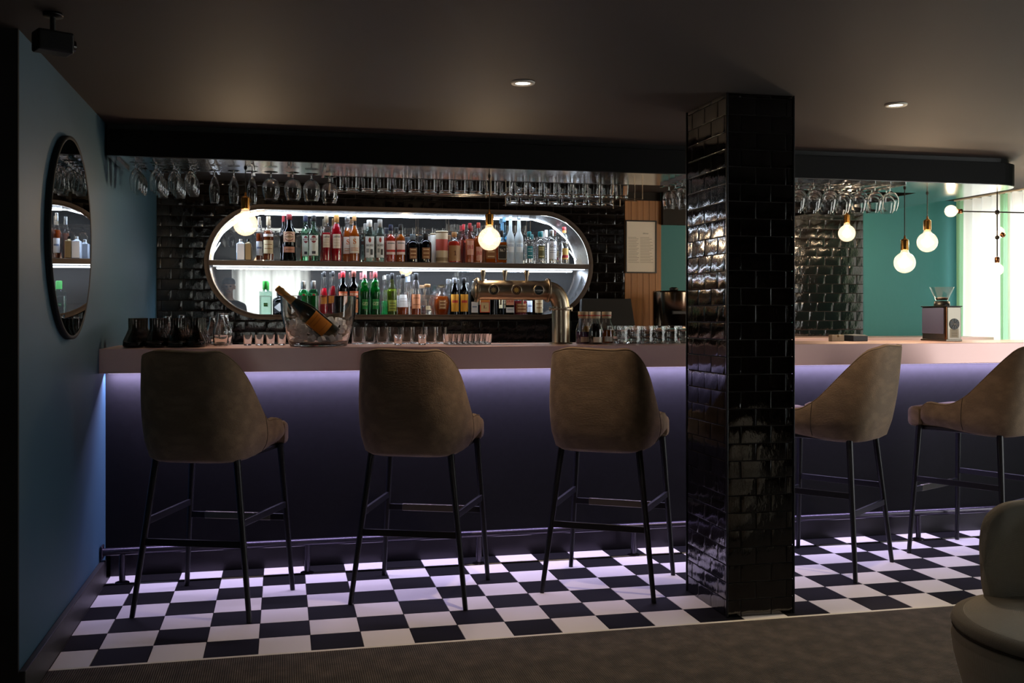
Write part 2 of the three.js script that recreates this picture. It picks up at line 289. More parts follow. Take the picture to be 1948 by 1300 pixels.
{
  const w = new THREE.Group(); w.name = 'window_1'; scene.add(w); w.userData.kind = 'structure';
  const n = 2, s = (WIN.d1 - WIN.d0) / n;
  for (let k = 0; k <= n; k++) mesh('frame_post', box(RX + 0.08, RX + 0.13, WIN.y0, WIN.y1, WIN.d0 + k * s - 0.02, WIN.d0 + k * s + 0.02), M.frameWood, w);
  mesh('frame_rail', [box(RX + 0.08, RX + 0.13, WIN.y0, WIN.y0 + 0.05, WIN.d0, WIN.d1)], M.frameWood, w);
  mesh('frame_rail', [box(RX + 0.08, RX + 0.13, WIN.y1 - 0.05, WIN.y1, WIN.d0, WIN.d1)], M.frameWood, w);
  for (let k = 0; k < n; k++) { const g = new THREE.PlaneGeometry(s - 0.04, WIN.y1 - WIN.y0 - 0.1); g.rotateY(-Math.PI / 2); g.translate(RX + 0.105, (WIN.y0 + WIN.y1) / 2, -(WIN.d0 + (k + 0.5) * s)); mesh('pane', g, M.windowGlass, w); }
  const w3 = new THREE.Group(); w3.name = 'window_3'; scene.add(w3); w3.userData.kind = 'structure';
  for (let k = 0; k <= 2; k++) mesh('frame_post', box(RX + 0.08, RX + 0.13, WIN.y0, WIN.y1, WIN3.d0 + k * 1.1 - 0.02, WIN3.d0 + k * 1.1 + 0.02), M.frameWood, w3);
  for (const y of [WIN.y0, WIN.y1 - 0.05]) mesh('frame_rail', box(RX + 0.08, RX + 0.13, y, y + 0.05, WIN3.d0, WIN3.d1), M.frameWood, w3);
  for (let k = 0; k < 2; k++) { const g = new THREE.PlaneGeometry(1.06, WIN.y1 - WIN.y0 - 0.1); g.rotateY(-Math.PI / 2); g.translate(RX + 0.105, (WIN.y0 + WIN.y1) / 2, -(WIN3.d0 + (k + 0.5) * 1.1)); mesh('pane', g, M.windowGlass, w3); }
  const w2 = new THREE.Group(); w2.name = 'window_2'; scene.add(w2); w2.userData.kind = 'structure';
  for (const x of [BWIN.x0 + 0.03, (BWIN.x0 + BWIN.x1) / 2, BWIN.x1 - 0.03]) mesh('frame_post', box(x - 0.03, x + 0.03, BWIN.y0, BWIN.y1, REAR - 0.12, REAR - 0.07), M.frameWood, w2);
  for (const y of [BWIN.y0 + 0.03, BWIN.y1 - 0.03]) mesh('frame_rail', box(BWIN.x0, BWIN.x1, y - 0.03, y + 0.03, REAR - 0.12, REAR - 0.07), M.frameWood, w2);
  for (let k = 0; k < 2; k++) { const g = new THREE.PlaneGeometry(0.54, 1.75); g.translate(BWIN.x0 + 0.3 + k * 0.6, (BWIN.y0 + BWIN.y1) / 2, -(REAR - 0.095)); mesh('pane', g, M.windowGlass, w2); }
}
function cloth(len, h, folds, amp, s) {      // hanging sheet in the XY plane, pleated at its head
  const g = new THREE.PlaneGeometry(len, h, Math.ceil(folds * 10), 12), p = g.attributes.position;
  for (let i = 0; i < p.count; i++) { const x = p.getX(i), y = p.getY(i) / h + 0.5, ph = x / len * folds * 2 * Math.PI; p.setZ(i, amp * (0.75 + 0.25 * (1 - y)) * Math.sin(ph + 0.6 * Math.sin(ph * 0.37 + s) + 0.5 * (1 - y))); p.setX(i, x + amp * 0.3 * Math.sin(ph * 0.5 + s)); }
  g.computeVertexNormals(); return g;
}
{
  const c = thing('curtain', 'floor-length sheer white curtain with mint green bands at the window front', 'curtain', [RX - 0.09, 0, -6.6]);
  const segs = [[7.34, 7.24, 1], [7.25, 6.80, 0], [6.81, 6.72, 1], [6.73, 5.98, 0], [5.99, 5.88, 1]];
  for (const [a, b, mint] of segs) {
    const g = cloth(a - b, 2.19, Math.max(1, Math.round((a - b) / 0.11)), mint ? 0.018 : 0.03, a); g.rotateY(-Math.PI / 2); g.translate(0, 1.125, -((a + b) / 2 - 6.6));
    mesh(mint ? 'mint_panel' : 'white_panel', g, mint ? M.curtainMint : M.curtain, c);
  }
  mesh('curtain_track', [rbox(-0.012, 0.012, 2.222, 2.235, 5.82 - 6.6, 7.36 - 6.6, 0.003)], M.trimWhite, c);
  const b = thing('curtain', 'sheer white curtain over the lounge window opposite the bar', 'curtain', [(BWIN.x0 + BWIN.x1) / 2, 0, -(REAR + 0.08)]);
  for (const s of [-1, 1]) { const g = cloth(0.66, 2.08, 5, 0.025, s); g.rotateY(Math.PI); g.translate(s * 0.33, 1.1, 0); mesh('white_panel', g, M.curtain, b); }
  mesh('curtain_track', rod(V3(-0.7, 2.16, 0), V3(0.7, 2.16, 0), 0.012), M.black, b);
}

// bulkhead above the bar: L-shaped box with a satin steel underside
{
  const arc = (cx, cd, r, a0, a1, n = 8) => Array.from({ length: n + 1 }, (_, k) => { const a = a0 + (a1 - a0) * k / n; return [cx + r * Math.cos(a), cd + r * Math.sin(a)]; });
  const outline = (i) => [[WX + 0.01, FASC + i], ...arc(4.2, FASC + 0.22, 0.22 - i, -Math.PI / 2, 0), [4.42 - i, BACK - 0.01], [3.96 + i, BACK - 0.01], [3.96 + i, 5.78 - i], [WX + 0.01, 5.78 - i]];
  const b = new THREE.Group(); b.name = 'bulkhead'; put(b); tag(b, 'black bulkhead with brushed steel underside hanging over the bar', 'bulkhead');
  mesh('neck', plan(outline(0.03), 2.2, CEIL - 0.0005), M.black, b);
  mesh('fascia', plan(outline(0), SOFF + 0.004, 2.205, 0.002), M.fascia, b);
  mesh('steel_underside', plan(outline(0.004), SOFF, SOFF + 0.0045), M.soffit, b);
}

// ------------------------------------------------------------------ the bar
{
  const arc = (cx, cd, r, a0, a1, n = 8) => Array.from({ length: n + 1 }, (_, k) => { const a = a0 + (a1 - a0) * k / n; return [cx + r * Math.cos(a), cd + r * Math.sin(a)]; });
  const b = thing('bar_counter', 'long bar counter with thick pinkish top, black front and lit overhang', 'bar counter', [0, 0, 0]);
  mesh('countertop', plan([[WX + 0.001, BARF], ...arc(4.6, BARF + 0.25, 0.25, -Math.PI / 2, 0), [4.85, BARB], [WX + 0.001, BARB]], TOP - 0.118, TOP, 0.003), M.counter, b);
  mesh('front_panel', plan([[WX + 0.001, PANEL], ...arc(4.5, PANEL + 0.2, 0.2, -Math.PI / 2, 0), [4.7, BARB - 0.03], [WX + 0.001, BARB - 0.03]], 0.1, TOP - 0.12), M.panel, b);
  mesh('plinth', plan([[WX + 0.026, PANEL - 0.018], ...arc(4.5, PANEL + 0.2, 0.218, -Math.PI / 2, 0), [4.7, BARB - 0.05], [WX + 0.026, BARB - 0.05]], 0, 0.105, 0.003), M.plinth, b);
  // light strip under the overhang
  const y = TOP - 0.122;
  mesh('led_strip', box(WX + 0.02, 4.5, y - 0.004, y + 0.003, 5.278, 5.29), M.ledBar, b);
  const L = new THREE.RectAreaLight(new THREE.Color(...LED_BAR.color), LED_BAR.strength, 5.33, 0.03);
  L.position.set((WX + 0.02 + 4.5) / 2, y - 0.007, -5.284); L.lookAt(L.position.x, 0, -5.77); scene.add(L);
  // foot rail
  const f = thing('foot_rail', 'dark steel foot rail on short posts along the bar front', 'foot rail', [0, 0, -5.176]);
  mesh('rail', rod(V3(-0.84, 0.152, 0), V3(4.6, 0.152, 0), 0.0185, 0.0185, 14), M.railMetal, f);
  for (const x of [-0.75, 0.122, 0.994, 1.84, 2.71, 3.565, 4.43]) {
    mesh('post', rod(V3(x, 0, 0), V3(x, 0.15, 0), 0.0145), M.railMetal, f); mesh('flange', lathe([[0, 0.008], [0.022, 0.008], [0.033, 0.004], [0.034, 0]], 20).translate(x, 0, 0), M.railMetal, f);
  }
  mesh('end_bracket', rbox(-0.845, -0.835, 0.12, 0.185, -0.03, 0.03), M.railMetal, f);
}
// worktop and cabinets behind the bar
{
  const c = thing('back_bar_cabinet', 'black cabinet run under the niche behind the bar', 'cabinet', [0, 0, 0]);
  mesh('body', box(WX + 0.01, 2.5, 0, 0.9, 6.95, BACK - 0.012), M.black, c); mesh('worktop', rbox(WX + 0.01, 2.5, 0.9, 0.94, 6.9, BACK - 0.012, 0.003), M.steelDark, c);
  for (let k = 0; k < 5; k++) mesh('door', rbox(WX + 0.03 + k * 0.66, WX + 0.67 + k * 0.66, 0.08, 0.88, 6.93, 6.95, 0.003), M.darkBase, c);
  const s = thing('side_worktop', 'pinkish side worktop along the teal wall behind the bar', 'worktop', [0, 0, 0]);
  mesh('top', rbox(2.6, 5.38, 1.088, 1.117, 6.85, BACK - 0.012, 0.003), M.counter, s); mesh('cabinet', box(2.62, 5.36, 0, 1.088, 6.9, BACK - 0.012), M.black, s);
}

// niche: bronze ring, steel lining, mirror, shelf, light strip
{
  const n = thing('bottle_niche', 'pill-shaped lit wall niche with mirror back and one long shelf', 'shelf niche', [0, 0, 0]);
  const ring = (o, i, d0, d1) => { const g = extrude(stadium(o), d1 - d0, 0, [stadium(i, 28, true)]); g.translate(0, 0, -d1); return toCreasedNormals(g, 0.5); };
  mesh('frame', ring(0, NI.t, NI.front, NI.back - 0.0), M.bronze, n);
  mesh('lining', ring(NI.t, NI.t + 0.003, NI.front + 0.006, NI.back), M.nicheMetal, n);
  const m = extrude(stadium(NI.t), 0.006); m.translate(0, 0, -(NI.back + 0.006)); mesh('mirror', m, M.hazyMirror, n);
  const sx = NI.t + 0.002;
  const sh = mesh('shelf', [rbox(NI.x0 + sx, NI.x1 - sx, 1.636, 1.673, NI.front + 0.004, NI.back - 0.001, 0.002)], M.bronze, n);
  mesh('led_strip', box(NI.x0 + 0.06, NI.x1 - 0.06, 1.6295, 1.636, 7.40, 7.415), M.ledNiche, n);
  mesh('front_lip', ring(NI.t - 0.004, NI.t + 0.009, NI.front, NI.front + 0.005), M.bronze, n);
  const yTop = NI.y1 - NI.t - 0.0035, x0 = NI.x0 + NI.r, x1 = NI.x1 - NI.r;
  mesh('led_strip', box(x0, x1, yTop - 0.004, yTop, 7.388, 7.396), M.ledTop, n);
  for (const [w, x, y, ty, k] of [[2.7, (NI.x0 + NI.x1) / 2, 1.628, 1.3, 1], [x1 - x0, (x0 + x1) / 2, yTop - 0.006, 1.7, 0.2]]) {
    const L = new THREE.RectAreaLight(new THREE.Color(...LED_NICHE.color), LED_NICHE.strength * k, w, 0.01);
    L.position.set(x, y, y < 1.7 ? -7.4075 : -7.392); L.lookAt(x, ty, -7.55); scene.add(L);
  }
  // the strip runs on round both ends behind the lip
  for (const [cx, s] of [[x0, -1], [x1, 1]]) {
    const pts = Array.from({ length: 13 }, (_, k) => { const a = Math.PI / 2 - Math.PI / 2 * k / 12, r = NI.r - NI.t - 0.007; return V3(cx + s * r * Math.cos(a), NI.cy + r * Math.sin(a), -7.392); });
    mesh('led_strip', new THREE.TubeGeometry(new THREE.CatmullRomCurve3(pts), 30, 0.003, 5), M.ledNiche, n);
    for (let k = 0; k < 3; k++) { const a = Math.PI / 2 - Math.PI / 2 * (k + 0.5) / 3, r = NI.r - NI.t - 0.012, L = new THREE.RectAreaLight(new THREE.Color(...LED_NICHE.color), LED_NICHE.strength * 0.7, 0.19, 0.008); L.position.set(cx + s * r * Math.cos(a), NI.cy + r * Math.sin(a), -7.392); L.lookAt(cx, NI.cy, -7.48); L.rotation.z = 0; scene.add(L); }
  }
}

// ------------------------------------------------------------------ lamps
const globeR = 0.064;
function pendant(u, v, D, label, topY) {
  const [x, y] = atD(u, v, D), o = thing('pendant_lamp', label, 'pendant lamp', [x, y, -D], 0, 'globe bulb pendants over the bar');
  const r = globeR, prof = [];
  for (let k = 0; k <= 14; k++) { const a = Math.PI * k / 14 * 0.86; prof.push([r * Math.sin(a), -r * Math.cos(a)]); }
  prof.push([0.022, r * 1.07], [0.0185, r * 1.3]);
  mesh('globe', lathe(prof, 24), M.bulbGlass, o);
  mesh('filament', lathe([[0, -0.034], [0.014, -0.028], [0.021, -0.01], [0.021, 0.012], [0.014, 0.034], [0.006, 0.05], [0, 0.052]], 14), M.bulbGlow, o);
  mesh('socket', lathe([[0, r * 1.2], [0.021, r * 1.2], [0.0235, r * 1.26], [0.0235, r * 2.1], [0.02, r * 2.22], [0.007, r * 2.32], [0.005, r * 2.6], [0, r * 2.6]], 18), M.brass, o);
  mesh('cord', rod(V3(0, r * 2.55, 0), V3(0, topY - y, 0), 0.0028, 0.0028, 6), M.cord, o);
  mesh('strain_relief', lathe([[0, topY - y - 0.012], [0.006, topY - y - 0.012], [0.009, topY - y], [0, topY - y]], 10), M.cord, o);
  const l = new THREE.PointLight(new THREE.Color(...BULB.color), BULB.candela, 0, 2); l.position.set(x, y, -D); l.castShadow = true; l.shadow.radius = 1.5; scene.add(l);
}
pendant(467, 426, 5.56, 'globe pendant lamp hanging above the left end of the bottle niche, beside the tulip glasses', SOFF);
pendant(931, 455, 5.6, 'globe pendant lamp hanging above the beer tap', SOFF);
pendant(1611, 444, 6.95, 'globe pendant lamp hanging close before the narrow strip of black wall tiles', SOFF);
pendant(1721, 500, 5.55, 'globe pendant lamp hanging lowest before the teal wall', SOFF);
pendant(1764, 461, 5.76, 'globe pendant lamp before the teal wall, above the coffee grinder', SOFF);
function downlight(x, d, label) {
  const o = thing('ceiling_spotlight', label, 'spotlight', [x, CEIL, -d], 0, 'recessed ceiling spotlights');
  mesh('rim', lathe([[0.03, 0.0], [0.032, -0.006], [0.047, -0.006], [0.05, 0]], 28), M.trimWhite, o);
  mesh('led_face', lathe([[0, -0.003], [0.031, -0.003]], 24), M.downGlow, o);
  const s = new THREE.SpotLight(new THREE.Color(...DOWN.color), DOWN.candela, 0, 0.85, 0.8, 2); s.position.set(x, CEIL - 0.012, -d); s.target.position.set(x, 0, -d); s.castShadow = true; scene.add(s, s.target);
}
downlight(0.955, 4.02, 'round recessed ceiling spotlight in front of the middle of the bar');
downlight(2.69, 4.07, 'round recessed ceiling spotlight on the window side of the tiled pillar');
{ // branching lamp before the curtains
  const D = 5.9, [jx, jy] = atD(1897, 404, D), o = thing('branching_lamp', 'black branching ceiling lamp with globe bulbs before the sheer curtains', 'ceiling lamp', [jx, 0, -D]);
  const X = (u) => atD(u, 404, D)[0] - jx, Y = (v) => atD(1897, v, D)[1];
  mesh('rod', rod(V3(0, CEIL, 0), V3(0, Y(488), 0), 0.0045), M.cord, o);
  mesh('rod', rod(V3(X(1833), jy, 0), V3(0.32, jy + 0.002, 0), 0.0045), M.cord, o);
  mesh('joint', new THREE.SphereGeometry(0.016, 14, 10).translate(0, jy, 0), M.cord, o);
  mesh('joint', new THREE.SphereGeometry(0.014, 14, 10).translate(0, Y(452), 0), M.cord, o);
  mesh('ceiling_cup', lathe([[0, CEIL - 0.03], [0.05, CEIL - 0.025], [0.055, CEIL]], 20), M.cord, o);
  const bulb = (p, dir, r = 0.04) => {
    const q = new THREE.Quaternion().setFromUnitVectors(V3(0, 1, 0), dir), prof = []; for (let k = 0; k <= 12; k++) { const a = Math.PI * k / 12 * 0.86; prof.push([r * Math.sin(a), -r * Math.cos(a)]); } prof.push([0.013, r * 1.25]);
    const at = (g) => g.applyQuaternion(q).translate(p.x, p.y, p.z);
    mesh('globe', at(lathe(prof, 20)), M.bulbGlass, o); mesh('filament', at(new THREE.SphereGeometry(r * 0.42, 12, 8)), M.bulbGlow, o);
    mesh('socket', at(lathe([[0, r * 1.15], [0.015, r * 1.15], [0.016, r * 2.0], [0.005, r * 2.15], [0, r * 2.15]], 14)), M.copper, o);
    const l = new THREE.PointLight(new THREE.Color(...BULB.color), BULB.candela * 0.5, 0, 2); l.position.set(jx + p.x, p.y, -D + p.z); l.castShadow = true; scene.add(l);
  };
  bulb(V3(X(1809), jy, 0), V3(1, 0, 0)); bulb(V3(0, Y(513), 0), V3(0, 1, 0)); bulb(V3(X(1909), Y(441), -0.05), V3(-0.25, -0.3, 0.9).normalize());
  bulb(V3(0.4, jy, 0), V3(-1, 0, 0));
}

// ------------------------------------------------------------------ bar stools
function uCurve(n = 44) {                    // plan of the shell, from one arm end round the back to the other; front is -z
  const a = 0.24, zf = -0.2, zc = 0.05, b = 0.25, pts = [];
  for (let k = 0; k <= 10; k++) pts.push([-a, zf + (zc - zf) * k / 10]);
  for (let k = 1; k < n - 20; k++) { const t = Math.PI * k / (n - 20), e = 2 / 3.5, c = Math.cos(t), s = Math.sin(t); pts.push([-a * Math.sign(c) * Math.abs(c) ** e, zc + b * s ** e]); }
  for (let k = 0; k <= 10; k++) pts.push([a, zc + (zf - zc) * k / 10]);
  return pts;
}
const smooth = (a, b, x) => { const t = Math.max(0, Math.min(1, (x - a) / (b - a))); return t * t * (3 - 2 * t); };
function shellShape() {
  const c = uCurve(), n = c.length, loops = [], th = 0.036, tops = [];
  for (let i = 0; i < n; i++) {
    const p = c[i], q0 = c[Math.max(0, i - 1)], q1 = c[Math.min(n - 1, i + 1)], tx = q1[0] - q0[0], tz = q1[1] - q0[1], l = Math.hypot(tx, tz), nx = -tz / l, nz = tx / l;   // outward
    const f = smooth(-0.05, 0.298, p[1]), rear = smooth(-0.08, 0.24, p[1]);
    const end = Math.min(i, n - 1 - i), er = end === 0 ? 0.55 : end === 1 ? 0.9 : 1;
    const yb = 0.694 - 0.03 * smooth(-0.2, 0.12, p[1]), yt = 0.822 + 0.32 * f - 0.012 * (1 - er) * 4 + 0.004 * Math.sin(i), t = th * er, sh = (th - t) / 2, loop = [];
    const add = (o, y) => { const hgt = Math.max(0, (y - 0.7) / 0.44), lean = 0.062 * hgt ** 1.15 * rear, bulge = 0.012 * Math.sin(Math.PI * Math.min(1, (y - yb) / (yt - yb))) ; const k = o - sh + bulge; loop.push([p[0] * (1 - 0.06 * hgt * rear) + nx * k, y, p[1] + nz * k + lean]); };
    add(-0.075, yb - 0.006); add(-0.045, yb + 0.001); add(-0.018, yb + 0.017); for (let k = 1; k <= 7; k++) add(-0.006 * Math.max(0, 1 - k / 2.5), yb + 0.03 + (yt - yb - 0.046) * k / 7);
    add(-0.004, yt - 0.006); add(-t * 0.5, yt); add(-t + 0.004, yt - 0.006); for (let k = 6; k >= 0; k--) add(-t, yb + 0.03 + (yt - yb - 0.046) * k / 7);
    loops.push(loop); tops.push(loop[10]);
  }
  const m = loops[0].length, pos = [], uv = [], idx = [];
  loops.forEach((l, i) => l.forEach((v, k) => { pos.push(...v); uv.push(i / 44 * 1.2, v[1] * 1.5 + (k > m / 2 ? 0.4 : 0)); }));
  for (let i = 0; i < n - 1; i++) for (let k = 0; k < m; k++) { const a = i * m + k, b = i * m + (k + 1) % m, d = a + m, e = b + m; idx.push(a, b, d, b, e, d); }
  for (const [i, flip] of [[0, 0], [n - 1, 1]]) { const ctr = [0, 0, 0]; loops[i].forEach((v) => v.forEach((x, k) => (ctr[k] += x / m))); const ci = pos.length / 3; pos.push(...ctr); uv.push(0, 0); for (let k = 0; k < m; k++) { const a = i * m + k, b = i * m + (k + 1) % m; flip ? idx.push(a, b, ci) : idx.push(b, a, ci); } }
  const g = new THREE.BufferGeometry(); g.setAttribute('position', new THREE.Float32BufferAttribute(pos, 3)); g.setAttribute('uv', new THREE.Float32BufferAttribute(uv, 2)); g.setIndex(idx); g.computeVertexNormals();
  return { g, tops, loops };
}
const shell = shellShape();
function makeStool(label) {
  const o = thing('bar_stool', label, 'bar stool', [0, 0, 0], 0, 'taupe velvet bar stools along the bar');
  const back = mesh('backrest_shell', shell.g, M.velvet, o);
  mesh('piping', new THREE.TubeGeometry(new THREE.CatmullRomCurve3(shell.tops.map((p) => V3(p[0], p[1] - 0.001, p[2]))), 90, 0.0032, 6), M.velvet, back);
  for (const i of [9, shell.loops.length - 10]) mesh('seam', new THREE.TubeGeometry(new THREE.CatmullRomCurve3(shell.loops[i].slice(2, 11).map((p) => V3(...p))), 24, 0.0018, 5), M.seam, back);
  const cur = uCurve(), inner = cur.map(([x, z]) => [x * 0.86, -z * 0.86 - 0.004]);
  const cush = [...inner.slice(3, -3), [0.207, 0.205], [0.24, 0.212], [0.243, 0.25], [0.225, 0.282], [0, 0.296], [-0.225, 0.282], [-0.243, 0.25], [-0.24, 0.212], [-0.207, 0.205]];
  const uvFix = (g) => { const p = g.attributes.position, u = g.attributes.uv; for (let i = 0; i < p.count; i++) u.setXY(i, p.getX(i) * 1.4 + p.getY(i), p.getZ(i) * 1.4 + p.getY(i)); return g; };
  mesh('seat', uvFix(toCreasedNormals(plan(cush, 0.685, 0.795, 0.028), 1.0)), M.velvet, o);
  mesh('seat_base', plan([...inner.slice(1, -1).map(([x, y]) => [x * 0.98, y * 0.98]), [0.2, 0.25], [-0.2, 0.25]], 0.668, 0.69, 0.006), M.black, o);
  const top = (sx, sz) => sz > 0 ? V3(sx * 0.18, 0.69, 0.195) : V3(sx * 0.215, 0.69, -0.222), foot = (sx, sz) => V3(sx * 0.262, 0, sz * 0.256);
  const at = (sx, sz, y) => top(sx, sz).lerp(foot(sx, sz), (top(sx, sz).y - y) / top(sx, sz).y);
  for (const sx of [-1, 1]) for (const sz of [-1, 1]) mesh('leg', rod(foot(sx, sz), top(sx, sz), 0.011, 0.0165, 12), M.blackMetal, o);
  mesh('stretcher', bar(at(-1, 1, 0.318), at(1, 1, 0.318), 0.014, 0.03), M.blackMetal, o);
  for (const sx of [-1, 1]) mesh('stretcher', bar(at(sx, -1, 0.405), at(sx, 1, 0.405), 0.014, 0.03), M.blackMetal, o);
  const fr = mesh('footrest', bar(at(-1, -1, 0.345), at(1, -1, 0.345), 0.014, 0.03), M.blackMetal, o);
  const a = at(-1, -1, 0.345).lerp(at(1, -1, 0.345), 0.16), b = at(-1, -1, 0.345).lerp(at(1, -1, 0.345), 0.84); mesh('kick_plate', bar(a, b, 0.018, 0.034), M.steelDark, fr);
  return o;
}
{
  const deg = Math.PI / 180;
  const s = makeStool('taupe velvet bar stool next to the blue wall with the round mirror'); s.position.set(-0.288, 0, -4.723); s.rotation.y = -20.8 * deg;
  copyOf(s, [0.636, 0, -4.706], -22.4 * deg, 'taupe velvet bar stool second from the blue wall, between two others');
  copyOf(s, [1.531, 0, -4.645], -31.3 * deg, 'taupe velvet bar stool third from the blue wall, before the beer tap');
  copyOf(s, [2.735, 0, -4.762], 38.5 * deg, 'taupe velvet bar stool half hidden by the tiled pillar, seen from its side');
  copyOf(s, [3.655, 0, -4.772], 26.5 * deg, 'taupe velvet bar stool closest to the curtained window');
}

// ------------------------------------------------------------------ lounge chair, mirror, ceiling camera, picture
{
  const o = thing('lounge_chair', 'grey fabric tub chair with round seat on the carpet', 'armchair', [2.325, 0, -2.56], -0.36);
  mesh('seat_body', lathe([[0, 0.05], [0.24, 0.05], [0.29, 0.07], [0.335, 0.15], [0.362, 0.25], [0.37, 0.31], [0.364, 0.332], [0.35, 0.338], [0, 0.338]], 48), M.greyFabric, o);
  mesh('seat_cushion', lathe([[0, 0.336], [0.35, 0.338], [0.366, 0.344], [0.371, 0.354], [0.364, 0.37], [0.335, 0.379], [0.2, 0.385], [0, 0.387]], 48), M.greyFabric, o);
  mesh('welt', new THREE.TorusGeometry(0.364, 0.004, 6, 60).rotateX(Math.PI / 2).translate(0, 0.34, 0), M.seam, o);
  mesh('swivel_base', lathe([[0, 0.05], [0.2, 0.05], [0.22, 0.03], [0.23, 0], [0, 0]], 36), M.black, o);
  // curved back: padded arc over the rear half
  const loops = [], A = 0.72, n = 30, m = 18, pos = [], idx = [], uv = [];
  for (let i = 0; i <= n; i++) {
    const t = -1 + 2 * i / n, a = A * t, e = Math.sqrt(Math.max(0.0004, 1 - Math.abs(t) ** 3.4)), rad = 0.325, th = 0.045 * Math.min(1, e * 1.25), h = 0.2 * e ** 0.75;
    for (let k = 0; k < m; k++) { const b = 2 * Math.PI * k / m, sx = Math.sign(Math.cos(b)) * Math.abs(Math.cos(b)) ** 0.7, sy = Math.sign(Math.sin(b)) * Math.abs(Math.sin(b)) ** 0.6; const y = 0.48 + h * sy, r = rad + th * sx + 0.06 * (y - 0.5); pos.push(r * Math.sin(a), y, -r * Math.cos(a)); uv.push(i / n, k / m); }
  }
  for (let i = 0; i < n; i++) for (let k = 0; k < m; k++) { const a = i * m + k, b = i * m + (k + 1) % m; idx.push(a, a + m, b, b, a + m, b + m); }
  const g = new THREE.BufferGeometry(); g.setAttribute('position', new THREE.Float32BufferAttribute(pos, 3)); g.setAttribute('uv', new THREE.Float32BufferAttribute(uv, 2)); g.setIndex(idx); g.computeVertexNormals();
  mesh('backrest', g, M.greyFabric, o);

  const w = thing('round_mirror', 'round wall mirror with thin black rim on the blue wall', 'mirror', [WX, 1.6, -4.41]); w.rotation.z = -Math.PI / 2;
  mesh('rim', lathe([[0, 0.001], [0.41, 0.001], [0.41, 0.0235], [0.396, 0.0235], [0.395, 0.02], [0, 0.02]], 72), std({ color: '#060606', roughness: 0.8 }), w);
  mesh('mirror_glass', lathe([[0, 0.0225], [0.395, 0.0225]].reverse(), 72), M.mirror, w);

  const c = thing('security_camera', 'small black boxy camera hanging under the ceiling above the blue wall', 'camera', [-0.70, CEIL, -3.42], 0.5);
  mesh('mount', [lathe([[0, 0], [0.03, 0], [0.03, -0.012], [0, -0.014]].reverse(), 16), rod(V3(0, -0.01, 0), V3(0, -0.06, 0), 0.009)], M.black, c);
  mesh('body', [rbox(-0.055, 0.055, -0.125, -0.06, -0.035, 0.035, 0.008)], M.black, c);
  mesh('lens', rod(V3(0.054, -0.094, 0), V3(0.066, -0.094, 0), 0.02, 0.018, 16), M.glaze, c);

  const cv = document.createElement('canvas'); cv.width = 220; cv.height = 380; const x = cv.getContext('2d');
  x.fillStyle = '#e9e3d6'; x.fillRect(0, 0, 220, 380); x.fillStyle = '#5a554c'; x.font = 'italic 15px serif'; x.fillText('Menu', 122, 96);
  for (let k = 0; k < 17; k++) { x.fillStyle = '#8d877a'; const y0 = 120 + k * 11.5; x.fillRect(16, y0, 60 + (k * 37) % 22, 2.4); x.fillRect(104, y0, 66 + (k * 53) % 34, 2.4); }
  const t = new THREE.CanvasTexture(cv); t.colorSpace = THREE.SRGBColorSpace;
  const D = BACK - 0.018, [ax, ay] = atD(1191, 420, D), [bx, by] = atD(1248, 519, D);
  const f = thing('framed_menu', 'framed printed menu sheet on the wooden panel', 'picture', [(ax + bx) / 2, (ay + by) / 2, -D]);
  const hw = (bx - ax) / 2, hh = (ay - by) / 2;
  mesh('sheet', new THREE.PlaneGeometry(2 * hw, 2 * hh).translate(0, 0, -0.002), std({ map: t, roughness: 0.7 }), f);
  for (const s of [-1, 1]) { mesh('frame_bar', rbox(s * hw - 0.005, s * hw + 0.005, -hh - 0.005, hh + 0.005, -0.005, 0.01, 0.001, 1), M.black, f); mesh('frame_bar', rbox(-hw, hw, s * hh - 0.005, s * hh + 0.005, -0.005, 0.01, 0.001, 1), M.black, f); }
  mesh('glazing', new THREE.PlaneGeometry(2 * hw, 2 * hh).translate(0, 0, 0.002), M.windowGlass, f);
}

